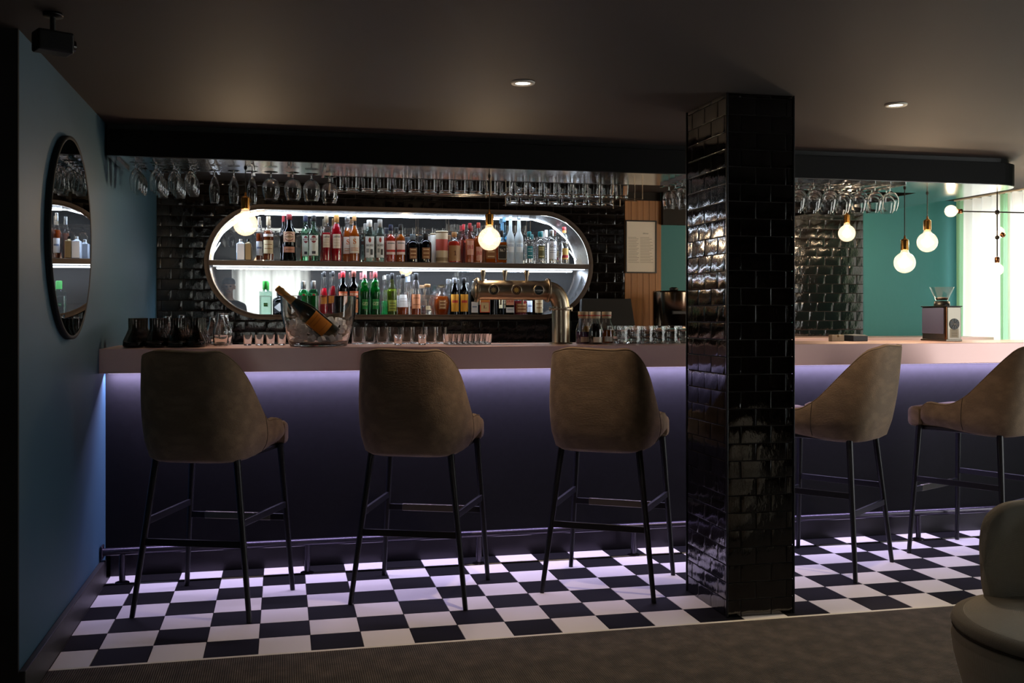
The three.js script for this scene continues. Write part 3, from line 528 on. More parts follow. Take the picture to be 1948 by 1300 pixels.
// ------------------------------------------------------------------ bottles
function labelTex(bg, lines, w = 128, h = 128, deco) {
  const c = document.createElement('canvas'); c.width = w; c.height = h; const x = c.getContext('2d'); x.fillStyle = bg; x.fillRect(0, 0, w, h); if (deco) deco(x, w, h);
  for (const [txt, col, font, y] of lines) { x.fillStyle = col; x.font = font; x.textAlign = 'center'; x.textBaseline = 'middle'; x.fillText(txt, w / 2, y * h); }
  const t = new THREE.CanvasTexture(c); t.colorSpace = THREE.SRGBColorSpace; return std({ map: t, roughness: 0.65 });
}
const rule = (col, ys, hgt = 4) => (x, w, h) => { x.fillStyle = col; for (const y of ys) x.fillRect(w * 0.15, y * h, w * 0.7, hgt); };
const LAB = {
  vermouth: labelTex('#c9a58c', [['MARTINI', '#2a1714', 'bold 25px sans-serif', 0.5]], 128, 128, (x, w, h) => { x.fillStyle = '#7a2a22'; x.beginPath(); x.arc(64, 64, 50, 0, 7); x.fill(); x.fillStyle = '#e3c3a8'; x.beginPath(); x.arc(64, 64, 42, 0, 7); x.fill(); x.fillStyle = '#d9b596'; x.fillRect(2, 46, 124, 36); }),
  vermouthLow: labelTex('#c98f76', [['ROSSO', '#5a1d18', 'bold 22px serif', 0.5]], 128, 64),
  bianco: labelTex('#e7efe6', [['MARTINI', '#5b1f2a', 'bold 23px sans-serif', 0.2]], 128, 192, (x) => { x.fillStyle = '#8f2f3a'; x.beginPath(); x.arc(64, 38, 34, 0, 7); x.fill(); x.fillStyle = '#e7efe6'; x.fillRect(0, 24, 128, 28); x.fillStyle = '#3b3b48'; x.fillRect(40, 150, 48, 26); }),
  red: labelTex('#e9dccb', [['CAMPARI', '#1b1b2a', 'bold 26px sans-serif', 0.18]], 128, 128, rule('#b9a48c', [0.4, 0.6, 0.8], 3)),
  amber: labelTex('#efe6d8', [['S', '#d0641c', 'bold 54px serif', 0.3]], 96, 128, rule('#c96a2c', [0.68, 0.8], 4)),
  rum: labelTex('#e6eef0', [['BACARDI', '#23232b', 'bold 23px sans-serif', 0.42]], 128, 160, (x) => { x.fillStyle = '#a83a33'; x.beginPath(); x.arc(64, 28, 18, 0, 7); x.fill(); x.fillStyle = '#9aa3a6'; x.fillRect(18, 92, 36, 30); x.fillStyle = '#3c3f40'; x.fillRect(70, 96, 34, 44); }),
  pink: labelTex('#efd9d3', [], 64, 96, (x) => { x.fillStyle = '#c23a35'; x.fillRect(0, 62, 64, 16); x.fillStyle = '#8c8a86'; x.fillRect(8, 12, 48, 8); }),
  tan: labelTex('#a9825c', [['1', '#5d2f1c', 'bold 40px serif', 0.5]], 96, 96), tube: labelTex('#c9b79a', [], 96, 128, (x) => { x.fillStyle = '#b0473a'; x.fillRect(6, 52, 84, 16); x.fillStyle = '#8d7a5f'; x.fillRect(16, 78, 64, 5); x.fillRect(20, 92, 56, 4); }),
  jb: labelTex('#d8a08a', [['J&B', '#a5161f', 'bold 46px serif', 0.45]], 96, 128), black: labelTex('#1a1512', [['No.7', '#d8cfbf', 'bold 26px serif', 0.35]], 96, 96, (x) => { x.strokeStyle = '#c9bda8'; x.lineWidth = 3; x.strokeRect(6, 6, 84, 84); }),
  vodka: labelTex('#dfeaf0', [['VODKA', '#7f9fc4', 'bold 24px sans-serif', 0.3]], 96, 64), tealL: labelTex('#0f6f78', [], 64, 128, rule('#cfe3e2', [0.2, 0.4, 0.75], 6)), green: labelTex('#5a5a34', [], 64, 128, rule('#d9c98d', [0.15, 0.3, 0.8], 8)),
  script: labelTex('#dfe3ea', [['Gin', '#3a3b55', 'italic bold 40px serif', 0.25]], 96, 128, rule('#7d7f95', [0.5, 0.62], 3)), gold: labelTex('#c7a257', [], 64, 96, (x) => { x.fillStyle = '#a3262a'; x.fillRect(0, 58, 64, 24); }),
  diamond: labelTex('#15151c', [], 96, 128, (x) => { x.fillStyle = '#d7d9dc'; x.beginPath(); x.moveTo(48, 8); x.lineTo(94, 62); x.lineTo(48, 118); x.lineTo(2, 62); x.fill(); }),
  dot: labelTex('#2f8d4c', [], 64, 64, (x) => { x.fillStyle = '#a02226'; x.beginPath(); x.arc(32, 32, 24, 0, 7); x.fill(); }), orange: labelTex('#d98f3a', [], 96, 64, rule('#8b1f1a', [0.3, 0.55], 8)),
  picon: labelTex('#c9603a', [['PICON', '#f0dcc0', 'bold 28px sans-serif', 0.5]], 96, 64), get: labelTex('#0a7a35', [['GET', '#d8e4b8', 'italic bold 44px serif', 0.45]], 96, 96), olive: labelTex('#8f9a3d', [], 64, 96, rule('#3f4a1d', [0.25, 0.5, 0.75], 6)),
  white: labelTex('#e8e8ea', [], 64, 96, rule('#b8b4b4', [0.3, 0.5], 4)), peach: labelTex('#d9936b', [], 64, 96, rule('#8a4a30', [0.25, 0.7], 4)), kahlua: labelTex('#d99a2c', [], 64, 128, rule('#b4301f', [0.35], 18)),
  cream: labelTex('#d9c8a2', [], 64, 96, rule('#8d5a34', [0.3, 0.6], 5)), brown: labelTex('#8a5a36', [], 96, 64, rule('#e3c79a', [0.12, 0.45, 0.8], 5)), blueL: labelTex('#cfd6e2', [], 64, 64, rule('#6f7fa3', [0.4], 8)), square: labelTex('#cbb48a', [['L', '#6b2a20', 'bold 34px serif', 0.5]], 64, 96, (x) => { x.strokeStyle = '#c4482c'; x.lineWidth = 6; x.strokeRect(3, 3, 58, 90); }),
};
const liq = new Map();
function liquid(c, dist = 0.02) { dist *= 2.6; const k = c + dist; if (!liq.has(k)) { const clear = dist > 0.3; liq.set(k, phy({ color: clear ? '#ffffff' : c, roughness: 0.06, transmission: clear ? 1 : 0.55, thickness: 0.05, ior: 1.34, attenuationColor: new THREE.Color(c), attenuationDistance: dist * 1.5 })); } return liq.get(k); }
const tint = new Map();
function tinted(c) { if (!tint.has(c)) tint.set(c, phy({ color: c, roughness: 0.03, transmission: 1, thickness: 0, ior: 1.5, side: THREE.DoubleSide })); return tint.get(c); }
const paintM = new Map();
function paint(c, metal = 0) { const k = c + metal; if (!paintM.has(k)) paintM.set(k, std({ color: c, roughness: metal ? 0.3 : 0.45, metalness: metal })); return paintM.get(k); }
const PROF = {      // radius over body radius, height over bottle height
  round: [[0, 0], [0.93, 0], [1, 0.02], [1, 0.56], [0.93, 0.63], [0.62, 0.71], [0.4, 0.77], [0.36, 0.83], [0.35, 1]],
  slim: [[0, 0], [0.93, 0], [1, 0.02], [1, 0.6], [0.94, 0.67], [0.66, 0.76], [0.46, 0.83], [0.42, 1]],
  waist: [[0, 0], [0.92, 0], [0.98, 0.02], [0.9, 0.2], [0.9, 0.42], [1, 0.56], [0.96, 0.62], [0.6, 0.72], [0.37, 0.79], [0.34, 1]],
  bordeaux: [[0, 0], [0.94, 0], [1, 0.02], [1, 0.6], [0.95, 0.66], [0.7, 0.71], [0.42, 0.75], [0.38, 1]],
  vodka: [[0, 0], [0.94, 0], [1, 0.015], [1, 0.52], [0.92, 0.58], [0.62, 0.65], [0.42, 0.7], [0.38, 1]],
  squat: [[0, 0], [0.95, 0], [1, 0.02], [1, 0.6], [0.94, 0.68], [0.7, 0.75], [0.42, 0.78], [0.38, 1]],
  decanter: [[0, 0], [0.7, 0], [0.78, 0.03], [0.97, 0.3], [1, 0.42], [0.86, 0.6], [0.5, 0.72], [0.34, 0.78], [0.3, 0.88], [0.42, 1]],
  cone: [[0, 0], [0.96, 0], [1, 0.03], [0.98, 0.2], [0.7, 0.5], [0.36, 0.72], [0.32, 1]],
  bulge: [[0, 0], [0.92, 0], [0.96, 0.02], [0.84, 0.22], [0.88, 0.4], [1, 0.5], [0.9, 0.6], [0.66, 0.64], [0.74, 0.7], [0.7, 0.76], [0.4, 0.82], [0.34, 1]],
  ball: [[0, 0], [0.92, 0], [1, 0.03], [1, 0.45], [0.9, 0.55], [0.6, 0.6], [0.5, 0.64], [0.62, 0.7], [0.6, 0.76], [0.36, 0.82], [0.34, 1]],
  box: null,
};
function rAt(prof, y) { for (let i = 1; i < prof.length; i++) if (prof[i][1] >= y) { const a = prof[i - 1], b = prof[i], t = (y - a[1]) / Math.max(1e-6, b[1] - a[1]); return a[0] + (b[0] - a[0]) * t; } return prof[prof.length - 1][0]; }
// [x from, x to, top] in photo pixels; the base stands on a shelf at height base
function bottle(x0, x1, top, base, D, kind, label, o, category = 'bottle', group) {
  const u = (x0 + x1) / 2; D = Math.max(D, 7.389 + (x1 - x0) / 2 * mPerPx(atD(u, 500, D)[0], D));
  const [X] = atD(u, 500, D), px = mPerPx(X, D), Rr = (x1 - x0) / 2 * px, Yt = Math.min(atD(u, top, D)[1], base > 1.5 ? 2.03 : 9), H = Yt - base;
  const t = thing(o.name ?? 'liquor_bottle', label, category, [X, base + 0.0004, -D], o.turn ?? 0, group ?? 'bottles in the wall niche'), ch = (o.capH ?? 0.14), gl = o.glass ?? M.glass;
  const lab = (l) => { const [y0, y1, m, wide = 1.05] = l; return [y0 * H, y1 * H, m, wide]; };
  if (kind === 'box') {
    const d = Math.min(Rr * 1.5, 0.034), bt = o.bodyTop ?? 0.74;
    mesh('glass_body', new RoundedBoxGeometry(2 * Rr, bt * H, 2 * d, 2, 0.006).translate(0, bt * H / 2, 0), gl, t);
    if (o.liquid) mesh('liquid', new RoundedBoxGeometry(2 * Rr - 0.008, (o.level ?? 0.6) * H, 2 * d - 0.008, 2, 0.004).translate(0, (o.level ?? 0.6) * H / 2 + 0.005, 0), o.liquid, t);
    mesh('neck', lathe([[Rr * 0.7, bt * H], [Rr * 0.42, bt * H + 0.012], [Rr * 0.38, (1 - ch) * H]], 16), gl, t);
    mesh('cap', lathe([[0, (1 - ch) * H], [Rr * (o.capR ?? 0.44), (1 - ch) * H], [Rr * (o.capR ?? 0.44), H - 0.002], [Rr * 0.38, H], [0, H]], 16), o.cap ?? paint('#1a1a1c'), t);
    for (const l of o.labels ?? []) { const [a, b, m, wd] = lab(l); mesh('label', new THREE.PlaneGeometry(2 * Rr * Math.min(0.92, wd), b - a).translate(0, (a + b) / 2, d + 0.0008), m, t); }
    return t;
  }
  const P = PROF[kind], pts = []; const N = 26;
  for (let k = 0; k < P.length; k++) { if (P[k][1] > 1 - ch) break; pts.push([P[k][0] * Rr, P[k][1] * H]); }
  pts.push([rAt(P, 1 - ch) * Rr, (1 - ch) * H]);
  mesh('glass_body', lathe(pts, N), gl, t);
  if (o.liquid) {
    const lv = o.level ?? 0.6, q = [[0, 0.004]]; q.push([rAt(P, 0.02) * Rr - 0.003, 0.004]); for (let k = 2; k < P.length && P[k][1] < lv; k++) q.push([P[k][0] * Rr - 0.0025, Math.max(P[k][1] * H, 0.008)]); q.push([rAt(P, lv) * Rr - 0.0025, lv * H], [0, lv * H]);
    mesh('liquid', lathe(q, N), o.liquid, t);
  }
  const rn = rAt(P, 1 - ch * 0.5) * Rr * (o.capR ?? 1.12);
  mesh('cap', lathe([[0, (1 - ch) * H], [rn, (1 - ch) * H], [rn, H - 0.003], [rn * 0.86, H], [0, H]], 16), o.cap ?? paint('#1a1a1c'), t);
  for (const l of o.labels ?? []) {
    const [a, b, m, wd] = lab(l), r0 = rAt(P, a / H) * Rr + 0.0007, r1 = rAt(P, b / H) * Rr + 0.0007; let rm = Math.max(r0, r1);
    for (let y = a / H; y < b / H; y += 0.03) rm = Math.max(rm, rAt(P, y) * Rr + 0.0007);
    const g = new THREE.CylinderGeometry(Math.max(r1, rm * 0.999 * (o.tight ? 0 : 1)), Math.max(r0, rm * 0.999 * (o.tight ? 0 : 1)), b - a, 16, 1, true, -wd, 2 * wd); g.translate(0, (a + b) / 2, 0); mesh('label', g, m, t);
  }
  return t;
}
{
  const S1 = 1.673, S0 = NI.y0 + NI.t + 0.003, F = 7.43, K = 7.52, KK = 7.535;
  const redCap = paint('#a8202a'), navy = paint('#1d2440'), silver = paint('#b9bcc0', 1), cork = paint('#b58a5c'), gold = paint('#b98d45', 1), teal = paint('#0f6d74'), white = paint('#e9e9e6'), grn = paint('#2f9a3a'), pinkC = paint('#d77f86'), amberC = paint('#c9752e'), blk = paint('#17171a');
  const water = liquid('#eef6f6', 0.3), amber = liquid('#c8661a', 0.02), whisky = liquid('#8a3d12', 0.02), redL = liquid('#c9102a', 0.02), rose = liquid('#d8452f', 0.025), greenL = liquid('#12a04a', 0.02), emerald = liquid('#0d7a3a', 0.015), olive = liquid('#7d8a25', 0.02), cognac = liquid('#a84a16', 0.02), ruby = liquid('#8f1620', 0.02), vdark = liquid('#241014', 0.01);
  const dk = tinted('#3a2a24'), bk = tinted('#1c1614'), gg = tinted('#8ed4ae'), pale = tinted('#d7efe2'), smokeB = tinted('#6a6660'), pinkG = tinted('#f0c8c4'), bottleGreen = tinted('#3c7a4a');
  // upper shelf
  bottle(450.5, 465.5, 455, S1, F, 'box', 'silver canister bottle under the left globe bulb on the upper shelf', { glass: paint('#aab4c8', 0.6), bodyTop: 0.8, cap: silver, capH: 0.16 });
  bottle(466, 478, 455, S1, F, 'box', 'olive brown canister bottle beside the silver canister on the upper shelf', { glass: paint('#6d6048', 0.5), bodyTop: 0.8, cap: dk, capH: 0.16 });
  bottle(487, 499.6, 413, S1, F, 'slim', 'slender bottle with lavender label and silver neck on the upper shelf', { liquid: whisky, level: 0.62, cap: silver, capH: 0.18, labels: [[0.12, 0.44, LAB.blueL]] });
  bottle(500.5, 520.6, 412, S1, F, 'round', 'brown spirit bottle with beige label and pale neck on the upper shelf', { liquid: whisky, level: 0.68, cap: paint('#b7a78c'), capH: 0.2, labels: [[0.16, 0.46, LAB.cream], [0.54, 0.6, LAB.white]] });
  bottle(532, 546, 410, S1, KK, 'waist', 'dark vermouth bottle with bright red cap, behind another', { glass: bk, liquid: vdark, cap: redCap, capH: 0.14 });
  bottle(536, 564, 408, S1, F, 'waist', 'black vermouth bottle with round pink label on the upper shelf', { glass: bk, liquid: vdark, level: 0.65, cap: paint('#6a1a20'), capH: 0.12, labels: [[0.4, 0.62, LAB.vermouth, 0.85], [0.18, 0.3, LAB.vermouthLow, 0.9]] });
  bottle(571, 592, 410, S1, K, 'waist', 'pale green vermouth bottle with navy cap, behind its twin', { glass: pale, liquid: water, cap: navy, capH: 0.13, labels: [[0.12, 0.56, LAB.bianco, 0.7]] });
  bottle(585, 608, 410, S1, F, 'waist', 'pale green vermouth bottle with black cap beside the red bitters', { glass: pale, liquid: water, cap: blk, capH: 0.13, labels: [[0.12, 0.56, LAB.bianco, 0.8]] });
  bottle(612, 629.5, 410, S1, F, 'slim', 'bitters bottle half full of red, clear neck, on the upper shelf', { liquid: redL, level: 0.62, cap: paint('#8d7f68'), capH: 0.16, labels: [[0.3, 0.58, LAB.red, 0.8]] });
  bottle(630, 650, 409, S1, F, 'slim', 'bitters bottle full of red with wooden-coloured cap on the upper shelf', { liquid: redL, level: 0.8, cap: paint('#a5763c'), capH: 0.16, labels: [[0.28, 0.58, LAB.red, 0.8]] });
  bottle(652, 671, 411, S1, K, 'round', 'amber bottle with white label and silver cap, behind its twin', { liquid: amber, level: 0.74, cap: silver, capH: 0.12, labels: [[0.18, 0.54, LAB.amber]] });
  bottle(664, 684, 410, S1, F, 'round', 'amber bottle with white label and cork-coloured cap on the upper shelf', { liquid: amber, level: 0.78, cap: cork, capH: 0.12, labels: [[0.18, 0.54, LAB.amber]] });
  bottle(692, 713.5, 419, S1, F, 'slim', 'clear rum bottle with white cap on the upper shelf', { glass: M.glassTint, liquid: water, level: 0.6, cap: white, capH: 0.16, labels: [[0.1, 0.6, LAB.rum, 0.85]] });
  bottle(713.5, 732, 418, S1, F, 'slim', 'clear rum bottle with grey cap on the upper shelf', { glass: M.glassTint, liquid: water, level: 0.6, cap: paint('#8f8d88'), capH: 0.18, labels: [[0.1, 0.6, LAB.rum, 0.85]] });
  bottle(734, 752.5, 428, S1, F, 'bordeaux', 'rosy spirit bottle with pink label and black cap on the upper shelf', { liquid: rose, level: 0.74, cap: navy, capH: 0.16, labels: [[0.2, 0.56, LAB.pink]] });
  bottle(753.5, 771, 427, S1, F, 'bordeaux', 'orange spirit bottle with pale pink label and black cap on the upper shelf', { liquid: amber, level: 0.74, cap: blk, capH: 0.16, labels: [[0.2, 0.56, LAB.pink]] });
  bottle(773, 797, 446, S1, F, 'squat', 'smoky grey squat bottle with pale sides on the upper shelf', { glass: smokeB, liquid: vdark, level: 0.4, cap: paint('#6f7f8c'), capH: 0.2, labels: [[0.12, 0.5, LAB.brown, 0.6]] });
  bottle(798, 821, 444, S1, F, 'squat', 'dark brown squat bottle with dull label on the upper shelf', { glass: dk, liquid: vdark, level: 0.5, cap: blk, capH: 0.2, labels: [[0.12, 0.5, LAB.brown, 0.7]] });
  { const mk = (x0, x1, top, D, mat, label) => { const u = (x0 + x1) / 2, [X] = atD(u, 500, D), r = (x1 - x0) / 2 * mPerPx(X, D), H = atD(u, top, D)[1] - S1, t = thing('gift_tube', label, 'tube', [X, S1 + 0.0004, -D], 0, 'bottles in the wall niche'); mesh('tube', lathe([[0, 0], [r, 0], [r, H * 0.94], [0, H * 0.94]], 28).rotateY(Math.PI), mat, t); mesh('lid', lathe([[0, H * 0.94], [r * 1.02, H * 0.94], [r * 1.02, H], [0, H]], 28), paint('#b6a78c'), t); };
    mk(818.5, 832, 444, K, paint('#e8e6e0'), 'white cardboard bottle tube on the upper shelf'); mk(829, 852, 440, F, LAB.tube, 'tan cardboard bottle tube with red band on the upper shelf'); }
  bottle(852.5, 875.5, 442, S1, F, 'squat', 'round-shouldered red liqueur bottle with tan label and cork', { liquid: rose, level: 0.7, cap: cork, capH: 0.16, labels: [[0.06, 0.56, LAB.tan, 1.2]] });
  bottle(874.5, 889, 427, S1, K, 'round', 'pale pink bottle with red cap, behind the red-lettered bottle', { glass: pinkG, liquid: water, cap: redCap, capH: 0.14 });
  bottle(885, 902.5, 425, S1, F, 'round', 'clear whisky bottle with red lettering and dark red cap', { glass: pinkG, liquid: liquid('#e0b070', 0.05), cap: paint('#8c1f26'), capH: 0.13, labels: [[0.2, 0.56, LAB.jb, 0.8]] });
  bottle(901.5, 919, 424, S1, F, 'round', 'golden whisky bottle with red cap beside the middle globe bulb', { liquid: amber, level: 0.66, cap: paint('#9c3026'), capH: 0.13, labels: [[0.06, 0.4, LAB.jb, 0.7]] });
  bottle(922, 943, 440, S1, F, 'box', 'square whisky bottle with brown grid label below the middle globe bulb', { liquid: amber, level: 0.5, bodyTop: 0.66, cap: blk, capH: 0.2, labels: [[0.14, 0.56, LAB.brown, 0.9]] });
  bottle(944.5, 963.5, 439, S1, F, 'box', 'square whisky bottle with black label and orange shoulders', { liquid: amber, level: 0.62, bodyTop: 0.66, cap: blk, capH: 0.2, labels: [[0.1, 0.56, LAB.black, 0.92]] });
  bottle(951, 967, 409, S1, K, 'vodka', 'tall bluish vodka bottle with blue neck, behind the frosted ones', { glass: tinted('#b5dcf2'), liquid: water, cap: paint('#8fc4e6'), capH: 0.1 });
  bottle(963.5, 978.6, 412, S1, F, 'vodka', 'tall frosted vodka bottle beside the black-labelled whisky', { glass: M.frost, liquid: water, level: 0.5, cap: paint('#9fc4dc'), capH: 0.08, labels: [[0.24, 0.44, LAB.vodka, 0.9]] });
  bottle(979, 995.5, 413, S1, F, 'vodka', 'tall frosted vodka bottle beside the teal-labelled gin', { glass: M.frost, liquid: water, level: 0.5, cap: paint('#6f7a80'), capH: 0.06, labels: [[0.24, 0.44, LAB.vodka, 0.9]] });
  bottle(997, 1016, 441, S1, F, 'squat', 'clear gin bottle with teal cap and teal label', { liquid: water, level: 0.55, cap: teal, capH: 0.16, labels: [[0.16, 0.54, LAB.tealL, 0.6]] });
  bottle(1017.5, 1038.5, 441, S1, F, 'squat', 'clear gin bottle with teal cap and olive gold label', { liquid: water, level: 0.55, cap: teal, capH: 0.16, labels: [[0.16, 0.56, LAB.green, 0.62]] });
  bottle(1031, 1047, 438, S1, K, 'round', 'clear bottle with white cap, standing behind the gin bottles', { liquid: water, cap: white, capH: 0.2 });
  bottle(1038.5, 1060, 438, S1, F, 'squat', 'clear gin bottle with silver cap and scripted label', { liquid: water, level: 0.6, cap: silver, capH: 0.17, labels: [[0.14, 0.66, LAB.script, 0.8]] });
  bottle(1062.5, 1083.5, 432, S1, F, 'ball', 'clear bottle with bulging neck, red cap and red-gold label', { liquid: water, level: 0.6, cap: paint('#8e2a2c'), capH: 0.1, labels: [[0.12, 0.42, LAB.gold, 0.6], [0.84, 0.9, LAB.orange, 1.2]] });
  // lower shelf
  bottle(493.8, 517, 535, S0, F, 'box', 'clear square bottle with bright green cap on the lower shelf', { glass: M.glassTint, liquid: water, level: 0.55, bodyTop: 0.7, cap: grn, capH: 0.24, capR: 0.5, labels: [[0.26, 0.36, LAB.get, 0.3]] });
  bottle(519, 545, 556, S0, K, 'squat', 'dark apothecary bottle with white diamond label behind the champagne', { glass: bk, liquid: vdark, cap: blk, labels: [[0.12, 0.56, LAB.diamond, 0.9]] });
  bottle(568.5, 587, 535, S0, F, 'squat', 'green gin bottle with silver cap and red seal, beside its twin', { glass: gg, liquid: greenL, level: 0.5, cap: silver, capH: 0.24, labels: [[0.5, 0.64, LAB.dot, 0.4]] });
  bottle(587.5, 606, 534.5, S0, F, 'squat', 'green gin bottle with silver cap and red seal, above the bucket ice', { glass: gg, liquid: greenL, level: 0.5, cap: silver, capH: 0.24, labels: [[0.5, 0.64, LAB.dot, 0.4]] });
  bottle(608.5, 625.5, 517, S0, F, 'cone', 'red liqueur bottle with black cap and clear neck behind the bucket', { liquid: redL, level: 0.62, cap: blk, capH: 0.12, labels: [[0.12, 0.34, LAB.orange, 0.9]] });
  bottle(625.5, 641.5, 516, S0, F, 'cone', 'red liqueur bottle with black cap and orange label at the bucket rim', { liquid: ruby, level: 0.66, cap: blk, capH: 0.12, labels: [[0.12, 0.4, LAB.orange, 0.9]] });
  bottle(642.5, 662.5, 516.5, S0, F, 'bordeaux', 'dark aperitif bottle with red cap and orange label, nearer the bucket', { glass: bk, liquid: vdark, cap: redCap, capH: 0.14, labels: [[0.4, 0.54, LAB.picon, 0.9]] });
  bottle(663, 683, 515.5, S0, F, 'bordeaux', 'dark aperitif bottle with brown cap beside the green mint liqueur', { glass: bk, liquid: vdark, cap: paint('#5a2a22'), capH: 0.14, labels: [[0.4, 0.54, LAB.picon, 0.9], [0.06, 0.36, LAB.peach, 0.8]] });
  bottle(684.5, 703, 516, S0, F, 'bulge', 'bright green mint liqueur bottle with pink cap, by the dark aperitif', { glass: gg, liquid: emerald, level: 0.78, cap: pinkC, capH: 0.16, labels: [[0.14, 0.36, LAB.get, 0.7]] });
  bottle(704, 723.5, 515, S0, F, 'bulge', 'bright green mint liqueur bottle with dark red cap, by the olive one', { glass: gg, liquid: emerald, level: 0.78, cap: paint('#8b3a3c'), capH: 0.16, labels: [[0.14, 0.36, LAB.get, 0.7]] });
  bottle(727, 738, 524, S0, K, 'round', 'slim clear bottle with vivid green label behind the olive liqueur', { liquid: greenL, level: 0.36, cap: paint('#8f8a80'), capH: 0.1 });
  bottle(736.5, 755, 520, S0, F, 'round', 'olive green herbal liqueur bottle with black cap', { glass: tinted('#cfd8a4'), liquid: olive, level: 0.62, cap: blk, capH: 0.14, labels: [[0.1, 0.36, LAB.olive, 0.9]] });
  bottle(755.5, 777.5, 522, S0, F, 'cone', 'clear cognac bottle with big white label and black cap', { liquid: cognac, level: 0.2, cap: blk, capH: 0.1, labels: [[0.2, 0.5, LAB.white, 1.0]], tight: 1 });
  bottle(772, 783, 526, S0, K, 'slim', 'thin clear bottle with pale cap behind the cognac', { liquid: water, cap: paint('#aab6c6'), capH: 0.14 });
  bottle(782, 800.5, 520, S0, F, 'slim', 'clear-necked cognac bottle with peach label and tall black cap', { liquid: cognac, level: 0.5, cap: blk, capH: 0.16, labels: [[0.16, 0.5, LAB.peach, 0.95]] });
  bottle(801, 825, 541, S0, F, 'cone', 'clear cone-shaped tequila bottle with cork', { liquid: water, level: 0.3, cap: cork, capH: 0.1, capR: 1.5, labels: [[0.18, 0.3, LAB.cream, 0.4]], tight: 1 });
  bottle(822, 832, 544, S0, KK, 'squat', 'clear bottle with square stopper behind the amber decanter', { liquid: water, cap: tinted('#cfdcdc'), capH: 0.18, capR: 1.5 });
  bottle(824, 855.5, 542, S0, F, 'decanter', 'amber teardrop cognac decanter with flared stopper', { liquid: cognac, level: 0.62, cap: tinted('#d8cdb8'), capH: 0.1, capR: 1.15, labels: [[0.2, 0.5, LAB.brown, 0.45]] });
  bottle(852, 862, 532, S0, KK, 'round', 'clear bottle with silver cap behind the coffee liqueurs', { liquid: water, cap: silver, capH: 0.12 });
  bottle(856, 873.3, 529, S0, F, 'slim', 'black coffee liqueur bottle with yellow label, next to the decanter', { glass: bk, liquid: vdark, cap: paint('#7d7f85'), capH: 0.14, labels: [[0.1, 0.56, LAB.kahlua, 0.95]] });
  bottle(873.8, 891, 529, S0, F, 'slim', 'black coffee liqueur bottle with yellow label and black cap, by the tap', { glass: bk, liquid: vdark, cap: blk, capH: 0.14, labels: [[0.1, 0.56, LAB.kahlua, 0.95]] });
  bottle(893.5, 909, 536, S0, F, 'box', 'dark square bottle with silver grey label under the tap end', { glass: dk, liquid: vdark, cap: silver, capH: 0.12, labels: [[0.08, 0.4, LAB.blueL, 0.8]] });
  bottle(909.5, 932, 532, S0, F, 'box', 'brown square orange liqueur bottle with framed label behind the tap', { glass: dk, liquid: whisky, cap: white, capH: 0.1, labels: [[0.08, 0.38, LAB.square, 0.85], [0.38, 0.52, LAB.orange, 0.85]] });
  bottle(932.5, 944, 534, S0, F, 'round', 'navy blue bottle standing behind the tap arm', { glass: tinted('#25324a'), liquid: vdark, cap: blk });
  bottle(945.5, 958, 534, S0, K, 'round', 'brown glass bottle half lost behind the tap arm', { glass: dk, liquid: vdark, cap: white, labels: [[0.2, 0.5, LAB.cream, 0.6]] });
  bottle(960, 977, 536, S0, F, 'box', 'dark bottle with red and white lettered label behind the tap', { glass: bk, liquid: vdark, cap: blk, labels: [[0.08, 0.24, LAB.blueL, 0.9], [0.3, 0.5, LAB.jb, 0.9]] });
  bottle(978, 1002.5, 546, S0, F, 'squat', 'rounded amber rum bottle with wide brown label behind the tap', { liquid: ruby, level: 0.5, cap: blk, labels: [[0.1, 0.42, LAB.brown, 1.0]] });
  bottle(1001, 1013, 540, S0, K, 'round', 'bottle with pale label between the rum and the cream liqueur', { glass: dk, liquid: vdark, cap: silver, labels: [[0.1, 0.46, LAB.blueL, 0.9]] });
  bottle(1012.5, 1034, 540, S0, F, 'squat', 'brown cream liqueur bottle with cream label beside the tap flange', { glass: dk, liquid: whisky, cap: gold, labels: [[0.08, 0.5, LAB.cream, 0.75]] });
}

// ------------------------------------------------------------------ hanging glasses, racks
const GL = {
  tulip: [[0.032, 0], [0.033, -0.002], [0.006, -0.006], [0.0035, -0.012], [0.0035, -0.024], [0.008, -0.034], [0.018, -0.055], [0.026, -0.085], [0.0275, -0.115], [0.024, -0.15], [0.0205, -0.176]],
  balloon: [[0.036, 0], [0.037, -0.002], [0.006, -0.006], [0.004, -0.012], [0.004, -0.026], [0.012, -0.032], [0.034, -0.046], [0.046, -0.07], [0.0475, -0.095], [0.042, -0.125], [0.034, -0.15]],
  wine: [[0.033, 0], [0.034, -0.002], [0.006, -0.006], [0.0038, -0.012], [0.0038, -0.028], [0.01, -0.034], [0.028, -0.046], [0.038, -0.068], [0.04, -0.09], [0.036, -0.118], [0.031, -0.142]],
  narrow: [[0.03, 0], [0.031, -0.002], [0.006, -0.006], [0.0035, -0.012], [0.0035, -0.024], [0.01, -0.034], [0.022, -0.05], [0.03, -0.075], [0.031, -0.095], [0.027, -0.125], [0.024, -0.142]],
};
const glassGeo = {}; for (const k in GL) { const g = GL[k].slice(); glassGeo[k] = { foot: lathe([[0, 0], ...g.slice(0, 4), [0, g[3][1]]].reverse(), 20), bowl: lathe([[0, g[5][1] + 0.003], ...g.slice(5), ...g.slice(5).reverse().map(([r, y]) => [Math.max(0.001, r - 0.0014), y - (y > g[8][1] ? 0.002 : 0)]), [0, g[5][1] - 0.003]].reverse(), 28), stem: lathe([[0, g[3][1]], ...g.slice(3, 6), [0, g[5][1]]].reverse(), 10) }; }
const rackY = SOFF - 0.013;
